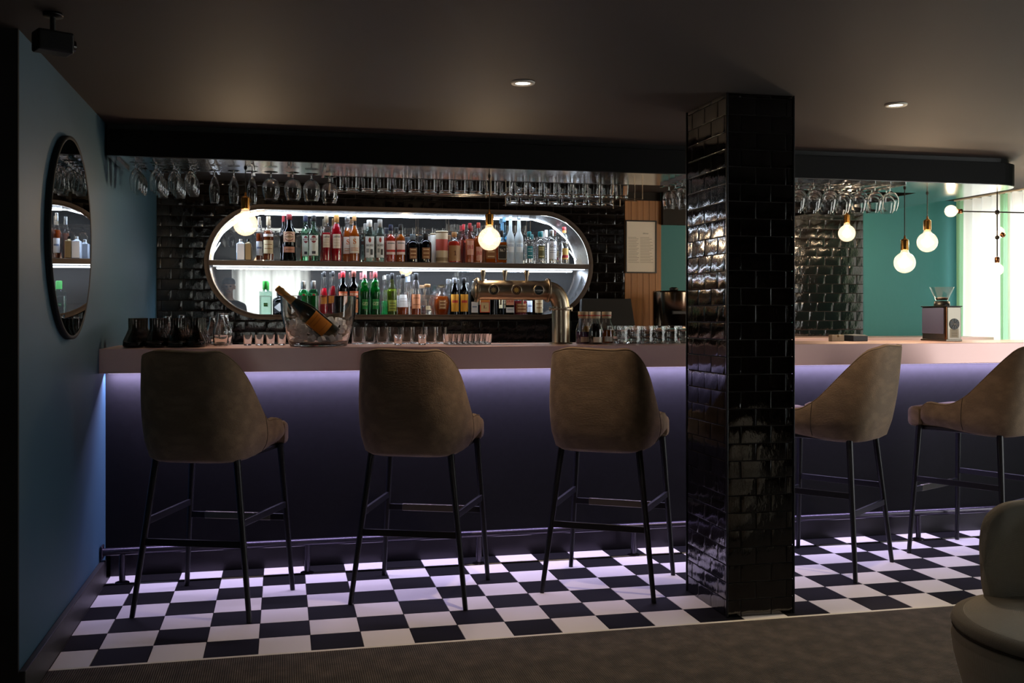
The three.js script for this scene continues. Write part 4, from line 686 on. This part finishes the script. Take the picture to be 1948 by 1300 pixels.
function hang(kind, x, d, label, group) {
  const t = thing(kind === 'tulip' ? 'champagne_glass' : 'wine_glass', label, 'glass', [x, rackY, -d], R(0, 3), group);
  mesh('foot', glassGeo[kind].foot, M.crystal, t); mesh('stem', glassGeo[kind].stem, M.crystal, t); mesh('bowl', glassGeo[kind].bowl, M.crystal, t);
}
function rack(x0, x1, step, d0, d1, label) {
  const t = thing('glass_rack', label, 'glass rack', [0, SOFF, 0]);
  for (let x = x0; x <= x1 + 1e-6; x += step) mesh('rail', [rbox(x - 0.002, x + 0.002, -0.0145, -0.0005, d0, d1, 0.0005, 1), rbox(x - 0.007, x + 0.007, -0.0155, -0.0145, d0, d1, 0.0004, 1)], M.soffit, t);
}
{
  const lx = (u, D) => atD(u, 340, D)[0];
  rack(-0.8, -0.36, 0.085, 5.34, 5.76, 'steel glass rack by the blue wall');
  let row = 0;
  for (const [u0, n] of [[258, 3], [296, 4], [331, 4], [362, 3]]) { const x = lx(u0, 5.4); for (let k = 0; k < n; k++) hang('narrow', x + 0.001, 5.4 + k * 0.105, 'hanging wine glass, ' + SEQ[k] + ' from the fascia in the ' + SEQ[row] + ' rack slot from the blue wall', 'wine glasses hanging by the blue wall'); row++; }
  rack(-0.335, 0.22, 0.185, 5.34, 5.76, 'steel glass rack for the champagne tulips');
  [408, 445, 479.5].forEach((u, i) => hang('tulip', lx(u, 5.6), 5.6, 'clear champagne tulip hanging upside down, ' + SEQ[i] + ' of three from the blue wall', 'hanging champagne tulips'));
  [[515.5, 5.6], [557, 5.6], [592.5, 5.63], [627, 5.72]].forEach(([u, d], i) => hang('balloon', lx(u, d), d, 'large hanging balloon wine glass, ' + SEQ[i] + ' of four from the champagne tulips', 'hanging balloon glasses'));
  rack(2.22, 2.62, 0.1, 5.34, 5.76, 'steel glass rack left of the tiled pillar, above the sparkling tumblers');
  for (let k = 0; k < 5; k++) for (let r = 0; r < 3; r++) hang('wine', 2.235 + k * 0.094, 5.46 + r * 0.1, 'wine glass hanging beside the tiled pillar, ' + SEQ[k] + ' from the tumblers, ' + SEQ[r] + ' from the fascia', 'wine glasses hanging beside the tiled pillar');
  rack(2.895, 3.6, 0.1, 5.34, 5.76, 'steel glass rack on the window side of the tiled pillar');
  for (let r = 0; r < 3; r++) for (let k = 0; k < [7, 7, 5][r]; k++) hang('balloon', 2.945 + k * 0.1 + (r % 2) * 0.05, 5.42 + r * 0.115, 'balloon wine glass hanging before the teal wall, ' + SEQ[k] + ' from the pillar, ' + SEQ[r] + ' from the fascia', 'balloon glasses hanging before the teal wall');
}
// tumblers standing on the hanging shelf
{
  const tum = [[0, 0.014], [0.034, 0.014], [0.0365, 0.02], [0.0395, 0.082], [0.042, 0.082], [0.039, 0.014], [0.037, 0.001], [0.034, 0], [0, 0]].reverse(), g = lathe(tum, 22), gb = lathe([[0, 0.019], [0.0335, 0.019], [0.0338, 0.0146], [0, 0.0146]].reverse(), 20);
  const s = thing('hanging_shelf', 'long steel wire shelf hung from the ceiling behind the bulkhead', 'shelf', [0, 0, 0]);
  const x0 = atD(640, 350, 5.93)[0], x1 = atD(1200, 350, 5.93)[0], xm = atD(975, 350, 6.35)[0], Y = 2.0;
  for (const [d, a] of [[5.87, x0], [5.93, x0], [5.99, x0], [6.29, xm], [6.35, xm], [6.41, xm]]) mesh('rail', rod(V3(a - 0.05, Y - 0.0025, -d), V3(x1 + 0.06, Y - 0.0025, -d), 0.002, 0.002, 6), M.soffit, s);
  for (const x of [x0 - 0.04, (x0 + x1) / 2, x1 + 0.05]) for (const d of [5.86, 6.0]) mesh('hanger', rod(V3(x, Y - 0.006, -d), V3(x, CEIL, -d), 0.003, 0.003, 6), M.steel, s);
  for (const x of [xm - 0.03, x1 + 0.05]) for (const d of [6.28, 6.42]) mesh('hanger', rod(V3(x, Y - 0.006, -d), V3(x, CEIL, -d), 0.003, 0.003, 6), M.steel, s);
  const amberBase = liquid('#c98436', 0.03);
  const one = (x, d, label, group) => { const t = thing('whisky_tumbler', label, 'glass', [x, Y, -d], R(0, 3), group); mesh('glass_body', g, M.crystal, t); mesh('heavy_base', gb, amberBase, t); };
  for (let x = x0, i = 0; x < x1; x += 0.091, i++) one(x, 5.93, 'clear tumbler, ' + SEQ[i] + ' from the balloon glasses in the front row of the hanging shelf', 'tumblers on the hanging shelf');
  for (let x = xm, i = 0; x < x1 + 0.02; x += 0.091, i++) one(x, 6.35, 'clear tumbler, ' + SEQ[i] + ' in the short rear row of the hanging shelf', 'tumblers in the rear row of the hanging shelf');
}

// ------------------------------------------------------------------ things on the counter
{
  const on = (u, D) => atD(u, 640, D)[0];
  // smoked carafes, four rows in depth
  const car = [[0, 0.003], [0.046, 0.003], [0.05, 0.012], [0.049, 0.035], [0.032, 0.072], [0.0235, 0.094], [0.024, 0.145], [0.0255, 0.146], [0.0215, 0.145], [0.021, 0.095], [0.0295, 0.072], [0.0465, 0.035], [0.047, 0.014], [0, 0.006]];
  const cg = lathe(car, 26);
  [256, 296, 336, 373].forEach((u, row) => { const x = on(u, 5.3); for (let k = 0; k < 4; k++) tag(at(mesh('smoked_carafe', cg, M.smoke), x + 0.002 * k, TOP, 5.26 + k * 0.105), 'smoky open carafe, ' + SEQ[k] + ' from the bar edge in the ' + SEQ[row] + ' row from the blue wall', 'carafe', 'smoked carafes on the bar'); });
  function at(m, x, y, d) { m.position.set(x, y, -d); return m; }
  const milk = lathe([[0, 0.002], [0.034, 0.002], [0.037, 0.01], [0.037, 0.07], [0.03, 0.1], [0.018, 0.125], [0.0155, 0.15], [0.019, 0.153], [0.019, 0.162], [0.015, 0.163], [0.013, 0.15], [0.016, 0.122], [0.033, 0.07], [0.033, 0.012], [0, 0.006]], 24);
  for (const [u, d, s, what] of [[404, 5.64, 0.94, 'shorter clear open glass bottle between the carafes and the shot glasses'], [420, 5.44, 1.05, 'taller clear open glass bottle before the shot glasses'], [428, 5.6, 1.05, 'clear open glass bottle right behind the taller one'], [345, 5.7, 1.0, 'clear open glass bottle behind the third row of smoked carafes'], [318, 5.72, 0.96, 'clear open glass bottle behind the second row of smoked carafes']]) { const m = tag(at(mesh('glass_bottle', milk, M.crystal), on(u, d), TOP, d), what, 'bottle', 'clear open bottles on the bar'); m.scale.setScalar(s); }
  const shot = lathe([[0, 0.01], [0.016, 0.012], [0.0215, 0.058], [0.024, 0.058], [0.019, 0.002], [0, 0.001]].reverse(), 18);
  [471, 493, 514.5, 536].forEach((u, i) => tag(at(mesh('shot_glass', shot, M.crystal), on(u, 5.5), TOP, 5.5), 'small clear shot glass, ' + SEQ[3 - i] + ' from the champagne bucket on the carafe side', 'glass', 'shot glasses by the bucket'));
  for (let k = 0; k < 8; k++) for (let r = 0; r < 2; r++) tag(at(mesh('shot_glass', shot, M.crystal), on(853, 5.45) + k * 0.031 * 1.0 + 0.0, TOP, 5.45 + r * 0.055), 'shot glass in tight rows, ' + SEQ[7 - k] + ' from the beer tap, ' + SEQ[r] + ' from the bar edge', 'glass', 'shot glasses in rows by the tap');
  const tumb = lathe([[0, 0.01], [0.03, 0.012], [0.0345, 0.094], [0.037, 0.094], [0.033, 0.002], [0, 0.001]].reverse(), 22);
  for (let k = 0; k < 8; k++) tag(at(mesh('water_glass', tumb, M.crystal), on(681, 5.62) + k * 0.0665, TOP, 5.62 + (k % 2) * 0.05), 'clear water glass, ' + SEQ[k] + ' from the champagne bucket in the row on the bar', 'glass', 'water glasses on the bar');
  [757, 803].forEach((u, i) => tag(at(mesh('shot_glass', shot, M.crystal), on(u, 5.4), TOP, 5.4), 'lone shot glass before the water glasses, ' + ['nearer the champagne bucket', 'nearer the beer tap'][i], 'glass', 'shot glasses before the water glasses'));
  // cut-glass tumblers by the pillar
  const seg = 12, cut = lathe([[0, 0.012], [0.028, 0.014], [0.0325, 0.1], [0.037, 0.1], [0.0345, 0.08], [0.037, 0.06], [0.0335, 0.04], [0.036, 0.02], [0.033, 0.002], [0, 0.001]].reverse(), seg); cut.deleteAttribute('normal'); const cutFlat = toCreasedNormals(cut, 0.2);
  for (let r = 0; r < 3; r++) for (let k = 0; k < 8; k++) tag(at(mesh('cut_glass_tumbler', cutFlat, M.crystal), on(1180, 5.4) + k * 0.073 + (r % 2) * 0.03, TOP, 5.36 + r * 0.085), 'sparkling faceted tumbler, ' + SEQ[r] + ' from the bar edge, ' + SEQ[k] + ' from the syrup carafes', 'glass', 'faceted tumblers by the pillar');
  // syrup carafes with cream caps
  const body = lathe([[0, 0.002], [0.036, 0.002], [0.04, 0.01], [0.04, 0.075], [0.034, 0.1], [0.024, 0.125], [0.021, 0.145]], 22), fillP = (h) => lathe([[0, 0.005], [0.037, 0.005], [0.037, Math.min(h, 0.075)], [Math.max(0.022, 0.037 - Math.max(0, h - 0.075) * 0.5), h], [0, h]], 20);
  [['#5a1060', 'purple', 1109, 5.34, 0.07], ['#b98a10', 'yellow green', 1119, 5.42, 0.1], ['#0c2a22', 'dark green', 1128, 5.5, 0.115], ['#12080a', 'near black', 1133, 5.28, 0.115], ['#a8560c', 'amber', 1154, 5.4, 0.078]].forEach(([c, w, u, d, h]) => {
    const t = thing('syrup_carafe', 'clear syrup carafe with cream cap and red line, holding ' + w + ' liquid', 'carafe', [on(u, d), TOP, -d], 0, 'syrup carafes beside the beer tap');
    mesh('glass_body', body, M.glass, t); mesh('liquid', fillP(h), liquid(c, 0.02), t);
    mesh('cap', lathe([[0, 0.143], [0.025, 0.143], [0.027, 0.178], [0.024, 0.18], [0, 0.18]], 20), paint('#cdbfa6'), t); mesh('cap_line', lathe([[0.0265, 0.156], [0.0272, 0.157], [0.0274, 0.161], [0.0268, 0.162]], 20), paint('#a8342c'), t);
    mesh('label', new THREE.CylinderGeometry(0.0405, 0.0405, 0.028, 14, 1, true, -0.6, 1.2).translate(0, 0.028, 0), paint('#cfc6b6'), t);
  });
  // champagne bucket
  const D = 5.335, bx = on(606, D);
  const k = thing('champagne_bucket', 'large clear oval champagne bucket filled with ice', 'bucket', [bx, TOP, -D]);
  const prof = [[0, 0.012], [0.135, 0.014], [0.148, 0.03], [0.168, 0.1], [0.183, 0.16], [0.189, 0.258], [0.192, 0.26], [0.194, 0.258], [0.188, 0.16], [0.173, 0.1], [0.153, 0.028], [0.146, 0.004], [0.14, 0.001], [0, 0.001]];
  const sq = (g) => g.scale(1, 1, 0.72);
  mesh('bowl', sq(lathe(prof.reverse(), 48)), M.crystal, k);
  const cubes = []; for (let i = 0; i < 130; i++) { const y = R(0.028, 0.135), m = 0.12 + y * 0.28, a = R(0, 6.283), q = Math.sqrt(rnd()) * m; if (q * Math.sin(a) > -0.01 && y > 0.045 && q * Math.cos(a) > -0.06) continue; const g = new RoundedBoxGeometry(0.03, 0.03, 0.03, 1, 0.005); g.rotateX(R(0, 3)); g.rotateY(R(0, 3)); g.translate(q * Math.cos(a), y, q * Math.sin(a) * 0.7); cubes.push(g); }
  const ice = mesh('ice', cubes, M.ice); ice.position.set(bx, TOP, -D); ice.userData.kind = 'stuff'; ice.userData.label = 'clear ice cubes heaped in the champagne bucket'; ice.userData.category = 'ice';
  const Lb = 0.36, q = thing('champagne_bottle', 'dark green champagne bottle with orange label leaning in the ice bucket', 'bottle', [0, 0, 0]);
  const [ax, ay] = atD(636, 641, D), [tx, ty] = atD(526, 547, D - 0.03); q.position.set(ax, ay, -D);
  q.quaternion.setFromUnitVectors(V3(0, 1, 0), V3(tx - ax, ty - ay, 0.03).normalize());
  const len = Math.hypot(tx - ax, ty - ay), B = [[0, 0.006], [0.034, 0], [0.047, 0.004], [0.05, 0.014], [0.05, 0.44 * len], [0.046, 0.52 * len], [0.033, 0.63 * len], [0.02, 0.74 * len], [0.016, 0.82 * len], [0.0155, 0.95 * len]];
  mesh('glass_body', lathe(B, 30), phy({ color: '#10240f', roughness: 0.05, transmission: 0.35, thickness: 0, ior: 1.5, clearcoat: 1, side: THREE.DoubleSide }), q);
  mesh('foil', lathe([[0.0235, 0.7 * len], [0.0178, 0.8 * len], [0.0172, 0.9 * len], [0.02, 0.915 * len], [0.0195, 0.935 * len], [0.0175, 0.95 * len], [0.017, len - 0.004], [0.012, len], [0, len]], 22), paint('#b98a4e', 0.4), q);
  mesh('label', new THREE.CylinderGeometry(0.0506, 0.0506, 0.28 * len, 24, 1, true, -0.95, 1.9).translate(0, 0.28 * len, 0), labelTex('#e08a1c', [], 64, 64, (x) => { x.fillStyle = '#c97512'; x.fillRect(8, 10, 48, 3); x.fillRect(12, 22, 40, 4); x.fillRect(10, 48, 44, 3); }), q);
  mesh('neck_label', new THREE.CylinderGeometry(0.0245, 0.031, 0.07 * len, 20, 1, true, -0.9, 1.8).translate(0, 0.665 * len, 0), paint('#d07a1c'), q);

  // beer tap
  const TD = 5.5, cx = on(1067, TD), px = mPerPx(cx, TD), Yb = atD(1067, 588, TD)[1], Ya = atD(1000, 552.5, TD)[1], r = 0.052, xl = atD(899, 552, TD)[0] - cx, xr = atD(1043, 552, TD)[0] - cx;
  const b = thing('beer_tap', 'steel pipe beer tower with three taps and round brand badges', 'beer tap', [cx, TOP, -TD]), y = (v) => v - TOP;
  mesh('column', lathe([[0.066, 0], [0.066, 0.006], [0.05, 0.01], [0.05, y(Yb)]], 32), M.steel, b);
  const flange = (x, yy, rot) => { const g = [lathe([[0.03, -0.006], [0.066, -0.006], [0.068, -0.004], [0.068, 0.004], [0.066, 0.006], [0.03, 0.006]], 36)]; const f = mesh('flange', g[0].rotateZ(rot).translate(x, yy, 0), M.steel, b); for (let i = 0; i < 8; i++) { const a = i / 8 * 6.283 + 0.3; mesh('bolt', new THREE.CylinderGeometry(0.0045, 0.0045, 0.024, 6).translate(0.0605 * Math.cos(a), 0, 0.0605 * Math.sin(a)).rotateZ(rot).translate(x, yy, 0), M.steel, f); } };
  flange(0, y(Yb), 0);
  const curve = new THREE.CatmullRomCurve3(Array.from({ length: 11 }, (_, i) => { const a = Math.PI / 2 * i / 10, rx = -xr - 0.002, ry = y(Ya) - y(Yb); return V3(-rx + rx * Math.cos(a), y(Yb) + ry * Math.sin(a), 0); }));
  mesh('elbow', new THREE.TubeGeometry(curve, 24, 0.05, 28), M.steel, b);
  flange(xr - 0.004, y(Ya), Math.PI / 2);
  mesh('arm', rod(V3(xr, y(Ya), 0), V3(xl + 0.02, y(Ya), 0), 0.054, 0.054, 36), M.steel, b);
  flange(xl + 0.024, y(Ya), Math.PI / 2);
  mesh('end_cap', lathe([[0, 0.02], [0.03, 0.016], [0.05, 0.004], [0.052, 0]], 30).rotateZ(Math.PI / 2).translate(xl + 0.014, y(Ya), 0), M.steel, b);
  [934.8, 977.7, 1020].forEach((u, i) => {
    const x = atD(u, 552, TD)[0] - cx, m = i < 2 ? labelTex(i ? '#5a3a1c' : '#3a3026', [], 96, 96, (c) => { c.fillStyle = i ? '#c9a045' : '#b09a6a'; for (let k = 0; k < 8; k++) { c.beginPath(); c.ellipse(48 + 16 * Math.cos(k * 0.785), 48 + 16 * Math.sin(k * 0.785), 13, 6, k * 0.785, 0, 7); c.fill(); } c.beginPath(); c.arc(48, 48, 12, 0, 7); c.fill(); }) : labelTex('#0d1210', [['Carlsberg', '#e9ece6', 'italic bold 21px serif', 0.52]], 96, 96, (c) => { c.strokeStyle = '#e9ece6'; c.lineWidth = 2; c.beginPath(); c.moveTo(24, 66); c.quadraticCurveTo(48, 74, 74, 62); c.stroke(); });
    const bd = mesh('badge', new THREE.CylinderGeometry(0.0275, 0.0275, 0.012, 28).rotateX(Math.PI / 2).translate(x, y(Ya), 0.055), M.steelDark, b);
    mesh('badge_face', new THREE.CircleGeometry(0.0262, 28).translate(x, y(Ya), 0.0613), m, bd); mesh('badge_ring', new THREE.TorusGeometry(0.0275, 0.0032, 8, 32).translate(x, y(Ya), 0.061), M.steel, bd);
    const tx2 = atD([919, 960.5, 1002][i], 520, TD)[0] - cx; mesh('tap_handle', lathe([[0.006, 0.05], [0.008, 0.052], [0.0095, 0.075], [0.0145, 0.09], [0.0145, 0.108], [0.012, 0.11], [0, 0.11]], 18).translate(tx2, y(Ya), 0), M.steel, b);
    mesh('spout', [rod(V3(tx2, y(Ya), -0.05), V3(tx2, y(Ya) - 0.01, -0.1), 0.008), rod(V3(tx2, y(Ya) - 0.01, -0.1), V3(tx2, y(Ya) - 0.08, -0.105), 0.006)], M.steel, b);
  });
  // coffee grinder
  const GD = 5.47, gx = on(1802, GD), gw = 0.098, gd = 0.25, gt = atD(1815, 584, GD)[1] - TOP;
  const c = thing('coffee_grinder', 'steel coffee grinder with clear funnel hopper on the bar', 'coffee grinder', [gx, TOP, -GD]);
  mesh('body', rbox(0, gw, 0.0, gt, 0, gd, 0.005), M.steelDark, c);
  mesh('side_panel', rbox(-0.004, 0.001, 0.045, gt - 0.006, 0.03, gd - 0.004, 0.001, 1), std({ color: '#6d7192', roughness: 0.25, metalness: 0.3 }), c);
  mesh('edge_strip', rbox(-0.003, 0.006, 0, gt, 0.004, 0.022, 0.002), M.copper, c); mesh('base', rbox(-0.012, gw + 0.004, 0, 0.012, -0.004, gd, 0.003), M.steelDark, c); mesh('top_plate', rbox(-0.006, gw + 0.004, gt, gt + 0.006, -0.006, gd + 0.006, 0.002), M.black, c);
  const hx = gw * 0.5, hz = -gd * 0.48;
  mesh('collar', lathe([[0, 0], [0.046, 0], [0.048, 0.004], [0.044, 0.03], [0, 0.032]].reverse(), 28).translate(hx, gt + 0.006, hz), M.black, c);
  mesh('hopper', lathe([[0.034, 0.032], [0.036, 0.04], [0.074, 0.118], [0.0765, 0.118], [0.038, 0.036], [0.034, 0.032]], 10).translate(hx, gt + 0.006, hz), M.glass, c);
  mesh('coffee_beans', lathe([[0, 0.036], [0.035, 0.038], [0.04, 0.05], [0.02, 0.055], [0, 0.056]], 20).translate(hx, gt + 0.006, hz), paint('#241611'), c);
  const fan = mesh('fan_grille', new THREE.CylinderGeometry(0.034, 0.034, 0.004, 28).rotateX(Math.PI / 2).translate(hx, gt * 0.5, 0.0015), M.black, c);
  for (let i = 0; i < 8; i++) { const a = i * 0.785; mesh('spoke', rod(V3(hx, gt * 0.5, 0.004), V3(hx + 0.033 * Math.cos(a), gt * 0.5 + 0.033 * Math.sin(a), 0.004), 0.0018, 0.0018, 5), M.steelDark, fan); }
  mesh('label', new THREE.PlaneGeometry(0.06, 0.055).translate(hx, 0.05, 0.0008), labelTex('#cfd0b8', [], 64, 64, rule('#6a6a58', [0.15, 0.35, 0.5, 0.65, 0.8], 3)), c);
  // small holder and tray
  const h = thing('card_holder', 'small beige notched card holder on the bar by the pillar', 'holder', [on(1591, 5.62), TOP, -5.62]);
  mesh('block', [rbox(-0.042, -0.006, 0, 0.04, -0.02, 0.02, 0.003), rbox(0.006, 0.042, 0, 0.04, -0.02, 0.02, 0.003), rbox(-0.007, 0.007, 0, 0.026, -0.02, 0.02, 0.001, 1)], paint('#a8987c'), h);
  const ty2 = thing('serving_tray', 'low black tray with light rim beside the card holder', 'tray', [on(1627, 5.64), TOP, -5.64]);
  mesh('tray_body', rbox(-0.052, 0.05, 0, 0.036, -0.06, 0.06, 0.004), M.black, ty2); mesh('tray_rim', rbox(-0.05, 0.04, 0.0362, 0.04, -0.05, 0.05, 0.001, 1), paint('#9aa0a8'), ty2);
}
// ------------------------------------------------------------------ behind the bar on the side worktop
{
  const D = 7.05, W = 1.117, x0 = atD(1244, 580, D)[0], r = 0.155, top = atD(1285, 554, D)[1] - W;
  const u = thing('coffee_urn', 'shiny metal coffee urn with black handle before the teal wall', 'coffee urn', [x0 + r, W, -D]);
  mesh('body', lathe([[0, 0], [r, 0], [r, top * 0.96], [r * 0.98, top], [0, top]], 40), std({ color: '#8d7a68', roughness: 0.16, metalness: 1 }), u);
  mesh('lid_knob', lathe([[0, 0], [0.03, 0], [0.032, 0.02], [0.02, 0.028], [0, 0.028]], 18).translate(0, top, 0), M.black, u);
  mesh('handle', [rbox(-0.08, 0.06, top * 0.5, top * 0.58, r + 0.004, r + 0.02, 0.006).translate(0, 0, 2 * r + 0.024)], M.black, u);
  mesh('tap', rod(V3(0, 0.06, r - 0.01), V3(0, 0.05, r + 0.05), 0.014), M.black, u);
  const s = thing('order_screen', 'black tilted order screen seen against the tiles behind the bar', 'screen', [atD(1178, 600, 6.7)[0], 0.94, -6.98]);
  const w = (1232 - 1125) / 2 * mPerPx(1.9, 6.8), pts = [[-w - 0.02, 0.05], [w + 0.045, 0.0], [w, 0.46], [-w + 0.02, 0.46]];
  mesh('housing', extrude(pts, 0.06, 0.006).rotateX(-0.18).translate(0, 0.005, 0), M.cord, s); mesh('foot', rbox(-0.12, 0.12, 0, 0.02, -0.08, 0.04, 0.004), M.black, s);
}
// ------------------------------------------------------------------ person standing in the lounge, seen in the niche mirror
{
  function field(res, half, cx, cy, cz, dist, color) {
    const mc = new MarchingCubes(res, M.dark, false, false, 200000); mc.isolation = 0; const n = res;
    for (let k = 0; k < n; k++) for (let j = 0; j < n; j++) for (let i = 0; i < n; i++) mc.field[k * n * n + j * n + i] = -dist(cx + (i - n / 2) / (n / 2) * half, cy + (j - n / 2) / (n / 2) * half, cz + (k - n / 2) / (n / 2) * half);
    mc.update(); const c = mc.count, p = new Float32Array(c * 3), q = new Float32Array(c * 3), v = new Float32Array(c * 3);
    for (let i = 0; i < c; i++) { const x = cx + mc.positionArray[3 * i] * half, y = cy + mc.positionArray[3 * i + 1] * half, z = cz + mc.positionArray[3 * i + 2] * half; p.set([x, y, z], 3 * i); q.set([mc.normalArray[3 * i], mc.normalArray[3 * i + 1], mc.normalArray[3 * i + 2]], 3 * i); v.set(color(x, y, z), 3 * i); }
    const g = new THREE.BufferGeometry(); g.setAttribute('position', new THREE.BufferAttribute(p, 3)); g.setAttribute('normal', new THREE.BufferAttribute(q, 3)); g.setAttribute('color', new THREE.BufferAttribute(v, 3)); return g;
  }
  const cap = (a, b, ra, rb) => (x, y, z) => { const px = x - a[0], py = y - a[1], pz = z - a[2], bx = b[0] - a[0], by = b[1] - a[1], bz = b[2] - a[2], t = Math.max(0, Math.min(1, (px * bx + py * by + pz * bz) / (bx * bx + by * by + bz * bz))); return Math.hypot(px - bx * t, py - by * t, pz - bz * t) - ra - (rb - ra) * t; };
  const smin = (a, b, k) => { const h = Math.max(0, Math.min(1, 0.5 + 0.5 * (b - a) / k)); return b + (a - b) * h - k * h * (1 - h); };
  const union = (list, k) => (x, y, z) => { let d = list[0](x, y, z); for (let i = 1; i < list.length; i++) d = smin(d, list[i](x, y, z), k); return d; };
  const bones = [cap([-0.07, 1.0, 0], [0.07, 1.0, 0], 0.12, 0.12), cap([0, 1.05, 0], [0, 1.38, -0.01], 0.13, 0.125), cap([-0.1, 1.4, 0], [0.1, 1.4, 0], 0.1, 0.1), cap([0, 1.42, 0], [0, 1.6, -0.02], 0.07, 0.055)];
  for (const s of [-1, 1]) bones.push(cap([s * 0.1, 0.95, 0], [s * 0.11, 0.5, -0.01], 0.09, 0.065), cap([s * 0.11, 0.5, -0.01], [s * 0.115, 0.09, 0.02], 0.062, 0.042), cap([s * 0.115, 0.055, 0.03], [s * 0.13, 0.035, -0.14], 0.05, 0.035), cap([s * 0.19, 1.4, 0], [s * 0.24, 1.12, 0.03], 0.062, 0.05), cap([s * 0.24, 1.12, 0.03], [s * 0.2, 0.96, -0.18], 0.048, 0.034));
  const body = union(bones, 0.045), cloth = [0.018, 0.018, 0.022], jeans = [0.02, 0.024, 0.035], skin = [0.42, 0.24, 0.16];
  const bodyG = field(96, 1.0, 0, 0.92, 0, body, (x, y) => (y > 1.5 ? skin : y > 0.97 ? cloth : y > 0.07 ? jeans : [0.01, 0.01, 0.01]));
  const hands = []; for (const s of [-1, 1]) { const w = [s * 0.2, 0.96, -0.18], h = [s * 0.185, 0.95, -0.255]; hands.push(cap(w, h, 0.03, 0.032)); for (let f = 0; f < 4; f++) { const o = (f - 1.5) * 0.019, L = [0.055, 0.065, 0.06, 0.045][f]; hands.push(cap([h[0] + o, h[1], h[2] - 0.015], [h[0] + o * 1.1, h[1] - 0.01, h[2] - 0.015 - L * 0.6], 0.0095, 0.009), cap([h[0] + o * 1.1, h[1] - 0.01, h[2] - 0.015 - L * 0.6], [h[0] + o * 1.1, h[1] - 0.04, h[2] - 0.02 - L * 0.75], 0.009, 0.008)); } hands.push(cap([w[0] - s * 0.02, w[1] + 0.005, w[2] - 0.03], [w[0] - s * 0.055, w[1] - 0.005, w[2] - 0.08], 0.012, 0.0095)); }
  const handG = field(100, 0.3, 0, 0.95, -0.25, union(hands, 0.008), () => skin);
  const head = [cap([0, 1.735, 0.0], [0, 1.7, -0.015], 0.088, 0.08), cap([0, 1.66, -0.035], [0, 1.635, -0.05], 0.058, 0.042), cap([0, 1.69, -0.1], [0, 1.665, -0.118], 0.011, 0.016), cap([-0.028, 1.625, -0.085], [0.028, 1.625, -0.085], 0.011, 0.011), cap([-0.086, 1.7, 0.005], [-0.088, 1.67, 0.0], 0.014, 0.01), cap([0.086, 1.7, 0.005], [0.088, 1.67, 0.0], 0.014, 0.01), cap([-0.04, 1.718, -0.078], [0.04, 1.718, -0.078], 0.013, 0.013), cap([0, 1.62, -0.01], [0, 1.54, -0.01], 0.058, 0.06)];
  const headG = field(72, 0.17, 0, 1.68, -0.01, union(head, 0.018), (x, y, z) => (z < -0.08 && Math.abs(Math.abs(x) - 0.032) < 0.014 && Math.abs(y - 1.702) < 0.009 ? [0.03, 0.02, 0.02] : z < -0.08 && Math.abs(x) < 0.026 && Math.abs(y - 1.63) < 0.008 ? [0.3, 0.1, 0.08] : z > 0.01 && y > 1.64 && Math.abs(x) < 0.084 ? [0.02, 0.014, 0.01] : skin));
  const p = thing('person', 'person in dark jacket and dark cap standing, reflected in the niche mirror', 'person', [-0.76, 0, 0.18]);
  mesh('body', mergeGeometries([bodyG, handG, headG]), std({ vertexColors: true, roughness: 0.8 }), p);
  const capG = lathe([[0.094, 0], [0.096, 0.03], [0.088, 0.06], [0.06, 0.085], [0, 0.094]], 28).scale(1, 1, 1.1).translate(0, 1.735, 0.0);
  const cp = mesh('cap', capG, paint('#14161c'), p); mesh('cap_peak', new THREE.SphereGeometry(0.08, 20, 8, 0, Math.PI * 2, 0, Math.PI / 2).scale(1, 0.16, 0.9).translate(0, 1.737, -0.085), paint('#14161c'), cp);
}
renderer.render(scene, camera);
